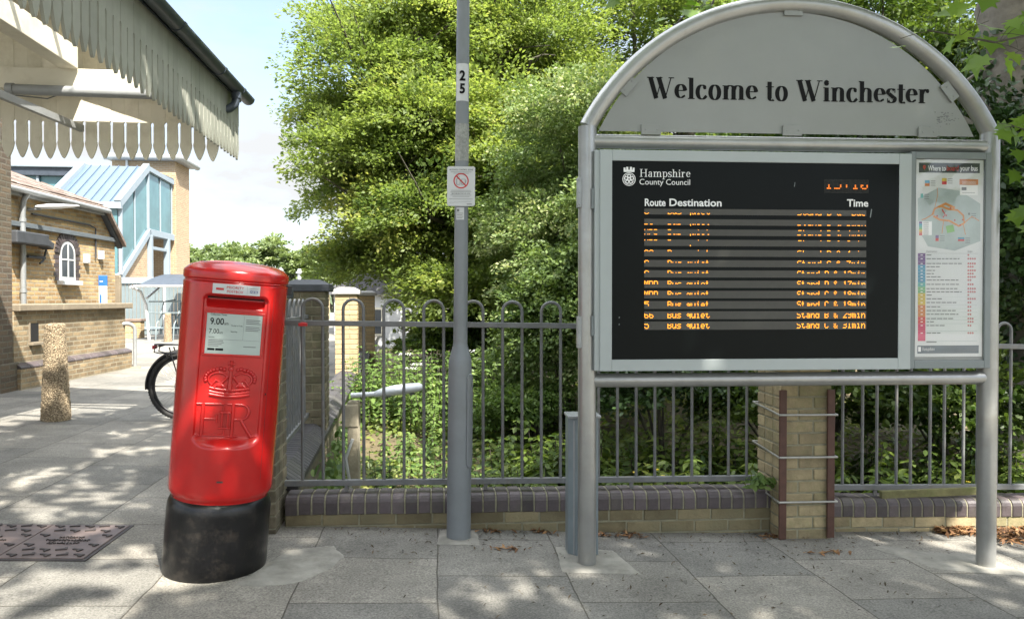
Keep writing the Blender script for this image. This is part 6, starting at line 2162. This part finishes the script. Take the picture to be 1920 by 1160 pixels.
shrub('shrub', 'drooping shaded bush under the pale flowering tree', (.75, 9.2, .8), (.8, .7, 1.1), 34, 50, .24, .06, LM['wood'], 58, .45, GS)
shrub('shrub', 'round dark bush at the edge of the sunlit clearing under the beech', (-.6, 12.2, .45), (1.1, .8, .9), 26, 46, .28, .075, LM['wood'], 59, .35, GS)
shrub('shrub', 'yellow green bush beside the far pier of the side wall', (-1.35, 13.3, .35), (.7, .7, .9), 26, 46, .24, .065, LM['beech'], 60, .5, GS)
shrub('shrub', 'tall ivy thicket at the right edge beside the grey trunk', (6.6, 8.6, 1.6), (1.0, .9, 2.6), 44, 60, .3, .085, LM['ivy'], 61, .45, GS)
shrub('shrub', 'sunlit light green bush on the bank behind the lamp post', (.25, 8.7, -.05), (.7, .55, .5), 24, 40, .18, .05, LM['nettle'], 62, .5, GS)

# nettles in the clearing and the low ground cover
def stems_patch(name, spots, hmin, hmax, material, ls, seed, pairs=9):
    rg = np.random.default_rng(seed)
    C, N, A, S, T = [], [], [], [], []
    m = MB()
    for x, y in spots:
        z = bank_z(0, y - 4.6) - .04
        h = rg.uniform(hmin, hmax)
        lean = rg.normal(size=2) * .10 * h
        m.tube([(x, y, z), (x + lean[0] * .5, y + lean[1] * .5, z + h * .55), (x + lean[0], y + lean[1], z + h)], [.006, .005, .002], 4, caps=False)
        tb = .5 + rg.normal() * .16
        for k in range(pairs):
            f = .18 + .82 * k / (pairs - 1)
            a0 = rg.uniform(0, 2 * np.pi)
            for q in (0, np.pi, np.pi / 2, 3 * np.pi / 2):
                a = a0 + q + rg.normal() * .25
                s_ = ls * (1.15 - .55 * f) * rg.uniform(.8, 1.25)
                d = np.array((np.cos(a), np.sin(a), -.25 + .3 * f))
                C.append((x + lean[0] * f + d[0] * s_ * .6, y + lean[1] * f + d[1] * s_ * .6, z + h * f + d[2] * s_ * .4))
                N.append((d[0] * .35, d[1] * .35, 1)); A.append(d); S.append(s_); T.append(tb + rg.normal() * .1)
    st = m.build(name, BK)
    lf = leaf_mesh('leaves', np.array(C), np.array(N) + RNG.normal(size=(len(C), 3)) * .2, np.array(S), np.array(T), material, st, OVAL, np.array(A))
    return st
rg = np.random.default_rng(90)
sp_ = [(rg.uniform(-2.2, .9), rg.uniform(8.6, 11.6)) for _ in range(330)]
sp_ = [(x, y) for x, y in sp_ if x > -2.6 - (y - 9) * .1 + .5 and y > 8.9 + .5 * math.sin(x * 3)]
tag(stems_patch('nettles', sp_, .55, 1.05, LM['nettle'], .105, 91), 'dense bed of sunlit nettles at the back of the clearing', 'nettles', kind='stuff')
sp_ = [(rg.uniform(-.2, 6.2), rg.uniform(5.6, 7.4)) for _ in range(460)]
tag(stems_patch('undergrowth', sp_, .25, .62, LM['wood'], .125, 92, 7), 'leafy dark green undergrowth behind the railing under the sign', 'undergrowth', kind='stuff')
sp_ = [(rg.uniform(-1.5, 1.4), rg.uniform(5.9, 8.8)) for _ in range(260)]
sp_ = [(x, y) for x, y in sp_ if x > -1.55 - (y - 6) * .13 + .25]
tag(stems_patch('leafy_weeds', sp_, .10, .32, LM['nettle'], .085, 93, 4), 'short leafy weeds in the sunlit clearing just behind the railing', 'weeds', kind='stuff')
n = 46000
u = -2.2 + RNG.random(n) ** 1.35 * 10; v = .45 + RNG.random(n) ** 1.2 * 9
keepm = u > -0.044 * v - .05
u, v = u[keepm], v[keepm]
c_, s_ = math.cos(FA), math.sin(FA)
X, Y = F0.x + u * c_ - v * s_, F0.y + u * s_ + v * c_
Z = np.array([bank_z(a, b) for a, b in zip(u, v)]) + RNG.random(len(u)) ** 2 * .14
cl = np.sin(X * 2.1 + 1.3) * np.sin(Y * 1.7) * .22 + .5
dens = RNG.random(len(u)) < np.clip(.62 + np.sin(X * 3.3) * np.sin(Y * 2.6 + 1) * .6, .15, 1)
X, Y, Z, cl = X[dens], Y[dens], Z[dens], cl[dens]
k = len(X)
gc = leaf_mesh('ground_cover', np.stack([X, Y, Z], 1), np.array([[0, -.25, 1.0]]) + RNG.normal(size=(k, 3)) * .38, .075 * RNG.uniform(.5, 1.5, k), cl + RNG.normal(size=k) * .16, LM['cover'], None, OVAL)
tag(gc, 'low yellow green ground cover over the soil of the clearing', 'ground cover', kind='stuff')

# climbing weeds along the side wall
n = 2600
yy = RNG.uniform(.3, 5.5, n)
ok = RNG.random(n) < .35 + .5 * np.sin(yy * 2.2) ** 2
yy = yy[ok]; k = len(yy)
zz = -.55 + RNG.random(k) ** 1.8 * (.45 + .35 * np.sin(yy * 3.1) ** 2)
ca, sa = math.cos(SA), math.sin(SA)
xx = .06 + np.abs(RNG.normal(size=k)) * .08
C = np.stack([F0.x + xx * ca - yy * sa, F0.y + xx * sa + yy * ca, zz], 1)
tag(leaf_mesh('weeds', C, np.array([[.6, -.4, .7]]) + RNG.normal(size=(k, 3)) * .5, .07 * RNG.uniform(.5, 1.4, k), .45 + RNG.normal(size=k) * .2, LM['nettle'], None, OVAL), 'weeds growing along the foot of the brick side wall', 'weeds', kind='stuff')

# cow parsley heads over the nettles
cp = thing('cow_parsley', 'white flowered cow parsley standing above the nettles by the low lantern', 'wild flower', (-1.05, 9.3, -.3))
m, fl = MB(), MB()
for i in range(6):
    x, y = random.uniform(-.35, .55), random.uniform(-.2, .3)
    h = random.uniform(.75, 1.08)
    top = Vector((x * 1.3, y * 1.2, h))
    m.tube([(x, y, 0), (x * 1.1, y, h * .6), top], [.006, .004, .003], 5)
    for k in range(9):
        a = 2 * math.pi * k / 9
        e = top + Vector((.07 * math.cos(a), .07 * math.sin(a), .045))
        m.tube([top, e], .0012, 3, caps=False)
        for q in range(5): fl.ball(e + Vector((random.uniform(-.02, .02), random.uniform(-.02, .02), random.uniform(-.012, .014))), .0042, n=4)
m.build('stems', LM['nettle'], cp); fl.build('flowers', M_['white'], cp)

# buttercups just behind the railing
M_['butter'] = mat('buttercup', (.75, .55, .02), .4)
bpx = [(1190, 885), (1196, 898), (1231, 880), (1243, 892), (1302, 896), (1320, 893), (944, 898), (1672, 911), (1714, 914), (1695, 933), (1772, 909), (1802, 910), (1815, 903), (1250, 898), (1312, 901), (1726, 936)]
for i, (px, py) in enumerate(bpx):
    Y = 5.25 if px < 1400 else 5.3
    p = at(px, py, Y)
    t = thing('buttercup', 'small yellow buttercup behind the lower railing bars' if px > 1500 else 'small yellow buttercup behind the railing under the departure board' if px > 1000 else 'lone yellow buttercup behind the railing right of the lamp post', 'flower', (p.x, p.y, -.45), 0, 'buttercups behind the railings right of the pillar' if px > 1500 else 'buttercups behind the railings' )
    if px < 1000: del t['group']
    m = MB(); m.tube([(0, .02, 0), (.01, .01, (p.z + .45) * .6), (0, 0, p.z + .45)], .002, 4); m.build('stem', LM['nettle'], t)
    m = MB()
    for k in range(5):
        a = 2 * math.pi * k / 5 + i
        m.ball((.009 * math.cos(a), .009 * math.sin(a) - .003, p.z + .452), .0085, n=5, sq=(1, 1, .5))
    m.build('flower', M_['butter'], t)

# plant growing out at the foot of the pillar
pp = at(1425, 912, 4.80)
wp = thing('weed', 'tufted weed with a grass blade at the foot of the strapped pillar', 'plant', (pp.x, 4.82, pp.z - .02))
n = 130
a = RNG.uniform(0, 2 * np.pi, n)
f = RNG.random(n)
C = np.stack([.10 * f * np.cos(a), .06 * f * np.sin(a) - .02, .015 + .085 * RNG.random(n) * (1 - .4 * f)], 1)
leaf_mesh('leaves', C, np.stack([np.cos(a) * .5, np.sin(a) * .5 - .4, np.ones(n)], 1) + RNG.normal(size=(n, 3)) * .3, .05 * RNG.uniform(.6, 1.4, n), .5 + RNG.normal(size=n) * .22, LM['nettle'], wp, OVAL, np.stack([np.cos(a), np.sin(a), np.full(n, .3)], 1))
m = MB()
for dx, h, lx in ((-.04, .16, -.05), (-.01, .09, .05), (.02, .07, .08), (-.08, .07, -.06)):
    m.tube([(dx, 0, 0), (dx + lx * .3, -.01, h * .7), (dx + lx, -.03, h)], [.003, .0035, .001], 4)
m.build('blades', LM['cover'], wp)

# litter: dead leaves and bits on the paving
def litter(name, n, fn, size, cols, label, cat):
    C = np.array([fn() for _ in range(n)])
    k = len(C)
    o = leaf_mesh(name, C, np.array([[0, 0, 1.0]]) + RNG.normal(size=(k, 3)) * .35, size * RNG.uniform(.4, 1.5, k), RNG.random(k), cols, None, np.array([(-.5, 0, 0), (0, .16, .05), (.5, 0, -.02), (0, -.16, .08)]))
    return tag(o, label, cat, kind='stuff')
LM['dead'] = leaf_mat('dead leaves', (.06, .03, .015), (.26, .13, .055), .1, .7, third=(.36, .22, .10))
LM['bits'] = leaf_mat('dark plant bits', (.035, .028, .018), (.12, .085, .05), .0, .8)
def f1():
    u, v = 4.25 + abs(random.gauss(0, .8)), -.08 - abs(random.gauss(0, .16))
    if u < 4.5: v = -.08 - abs(random.gauss(0, .05))
    p = fp(u, v); return (p.x, p.y, gz(p.x, p.y) + .008 + random.random() * .03)
litter('leaf_litter', 1500, f1, .05, LM['dead'], 'drift of orange brown dead leaves against the low wall at the right edge', 'leaf litter')
def f2():
    u, v = random.uniform(.3, 4.2), -.09 - abs(random.gauss(0, .22))
    if random.random() < .45: u, v = random.gauss(2.3, .9), -random.uniform(.1, 1.4)
    p = fp(u, v); return (p.x, p.y, gz(p.x, p.y) + .008)
litter('plant_litter', 650, f2, .024, LM['bits'], 'scattered dark seed husks and twigs on the paving under the sign', 'litter')
def f3():
    c = random.choice([(1.95, -.15), (2.15, -.13), (1.6, -.1), (3.05, -.16), (1.32, -.45), (3.25, -.5), (1.25, -.1)])
    p = fp(random.gauss(c[0], .06), random.gauss(c[1], .025)); return (p.x, p.y, gz(p.x, p.y) + .008)
litter('dry_leaves', 160, f3, .05, LM['dead'], 'small clusters of dry brown leaves on the paving along the low wall', 'leaf litter')

# low lantern on a short weathered post
ln = thing('lantern', 'white street lantern on a short weathered post low behind the railing', 'lamp', (-1.415, 6.62, -.46), R(2))
m = MB(); m.bb((-.05, -.05, -.2), (.05, .05, .95)); m.bb((-.07, -.06, .72), (.05, .06, .92)); m.build('post', M_['postwood'], ln, bevel=.01)
m = MB(); m.tube([(-.02, -.02, 1.0), (.20, -.02, 1.012)], .028, 10, flat=.8); m.build('arm', M_['lantern'], ln)
vs_ = []
for x, w, zt_, zb_ in ((.19, .035, 1.035, .985), (.24, .06, 1.06, .985), (.34, .085, 1.085, .992), (.48, .095, 1.105, 1.01), (.58, .08, 1.11, 1.03), (.62, .035, 1.09, 1.05)):
    for j in range(12):
        a = 2 * math.pi * j / 12
        z = (zt_ + zb_) / 2 + (zt_ - zb_) / 2 * math.sin(a)
        vs_.append((x, -.02 + w * math.cos(a), z))
m = MB(); m.add(vs_, [(i * 12 + j, i * 12 + (j + 1) % 12, (i + 1) * 12 + (j + 1) % 12, (i + 1) * 12 + j) for i in range(5) for j in range(12)] + [tuple(range(12))[::-1], tuple(range(60, 72))], 0, True)
m.build('shell', M_['lantern'], ln)
m = MB(); m.bb((.30, -.07, .990), (.34, .03, .999)); m.bb((.50, -.07, 1.008), (.54, .03, 1.02)); m.build('clip', M_['print_grey'], ln)
m = MB(); m.tube([(.0, -.06, .62), (-.06, -.07, .45), (-.02, -.07, .2), (-.10, -.06, .0)], .014, 8); m.build('cable', M_['paintwhite'], ln)

# ------------------------------------------------------------------ far things
for i, (x, y, z, r, lab) in enumerate(((-38, 92, 4.6, 5.0, 'far rounded tree beside the lift tower on the skyline'), (-33, 96, 5.4, 4.6, 'far tall tree on the skyline above the postbox top'), (-28.5, 98, 4.2, 4.4, 'far low tree on the skyline right of the postbox top'), (-24, 100, 3.6, 4.4, 'far pale tree at the left foot of the big beech'), (-44, 98, 4.0, 5, 'far tree half hidden by the lift tower'), (-18, 104, 3.6, 5, 'far tree seen through the lower beech branches'))):
    lb = lobes_of((x, y, z + .4), (r, r * .8, r * .75), 9, r * .42, 100 + i, -.2)
    tree('far_tree', lab, (x, y, -3), z + 4, lb, (LM['far'], BK), 26, 30, r * .22, .55, 120 + i, .5, .3, 'trees on the far skyline')
hl = MB()
grid_patch(hl, frange(-140, 60, 24), frange(85, 220, 8), lambda x, y: (x, y, -3.2 + 5.2 * sstep(85, 150, y) + .8 * math.sin(x * .07)))
tag(hl.build('hills', M_['far_grass']), kind='structure')
wd = lobes_of((12, 31, 4.5), (17, 3, 5.5), 34, 2.2, 200)
t = crown('woodland', wd, 26, 30, 1.1, .36, LM['wood'], None, 201, .30, keep=lambda C: C[:, 0] > -1.5 * C[:, 1] / 10)
tag(t, 'dark belt of woodland far behind the trees', 'woodland', kind='stuff')

hs = thing('white_house', 'pale house with a grey slate roof half hidden behind the beech branches', 'house', (-4.0, 26, -.6), R(6))
part('wall', (-2.2, 0, -.5), (2.6, 5, 2.2), M_['paintwhite'], hs, .02)
m = MB(); m.prism([(-2.5, 2.15), (2.9, 2.15), (.2, 3.9)], -.2, 5.2); m.build('roof', M_['slate'], hs)
for x in (-1.4, .9):
    w_ = part('window', (x, -.04, .7), (x + .9, .02, 1.7), M_['cream'], hs, .01)
    m = MB(); m.bb((x + .08, -.05, .78), (x + .82, -.041, 1.62)); m.build('pane', M_['windowdark'], w_)
h2 = thing('yard_hut', 'low dark roofed hut with a small white roof vent beyond the postbox', 'hut', (-12.3, 42, .0), R(6))
part('wall', (-1.6, 0, -1), (1.6, 2.5, 2.0), M_['brick_tan'], h2, .02)
part('roof', (-1.9, -.3, 2.02), (1.9, 2.8, 2.3), M_['slate'], h2, .05)
m = MB(); m.tube([(.2, .3, 2.2), (.2, .3, 3.1)], .10, 10); m.tube([(.2, .3, 2.85), (.2, .3, 2.95)], .2, 10); m.build('vent', M_['paintwhite'], h2)
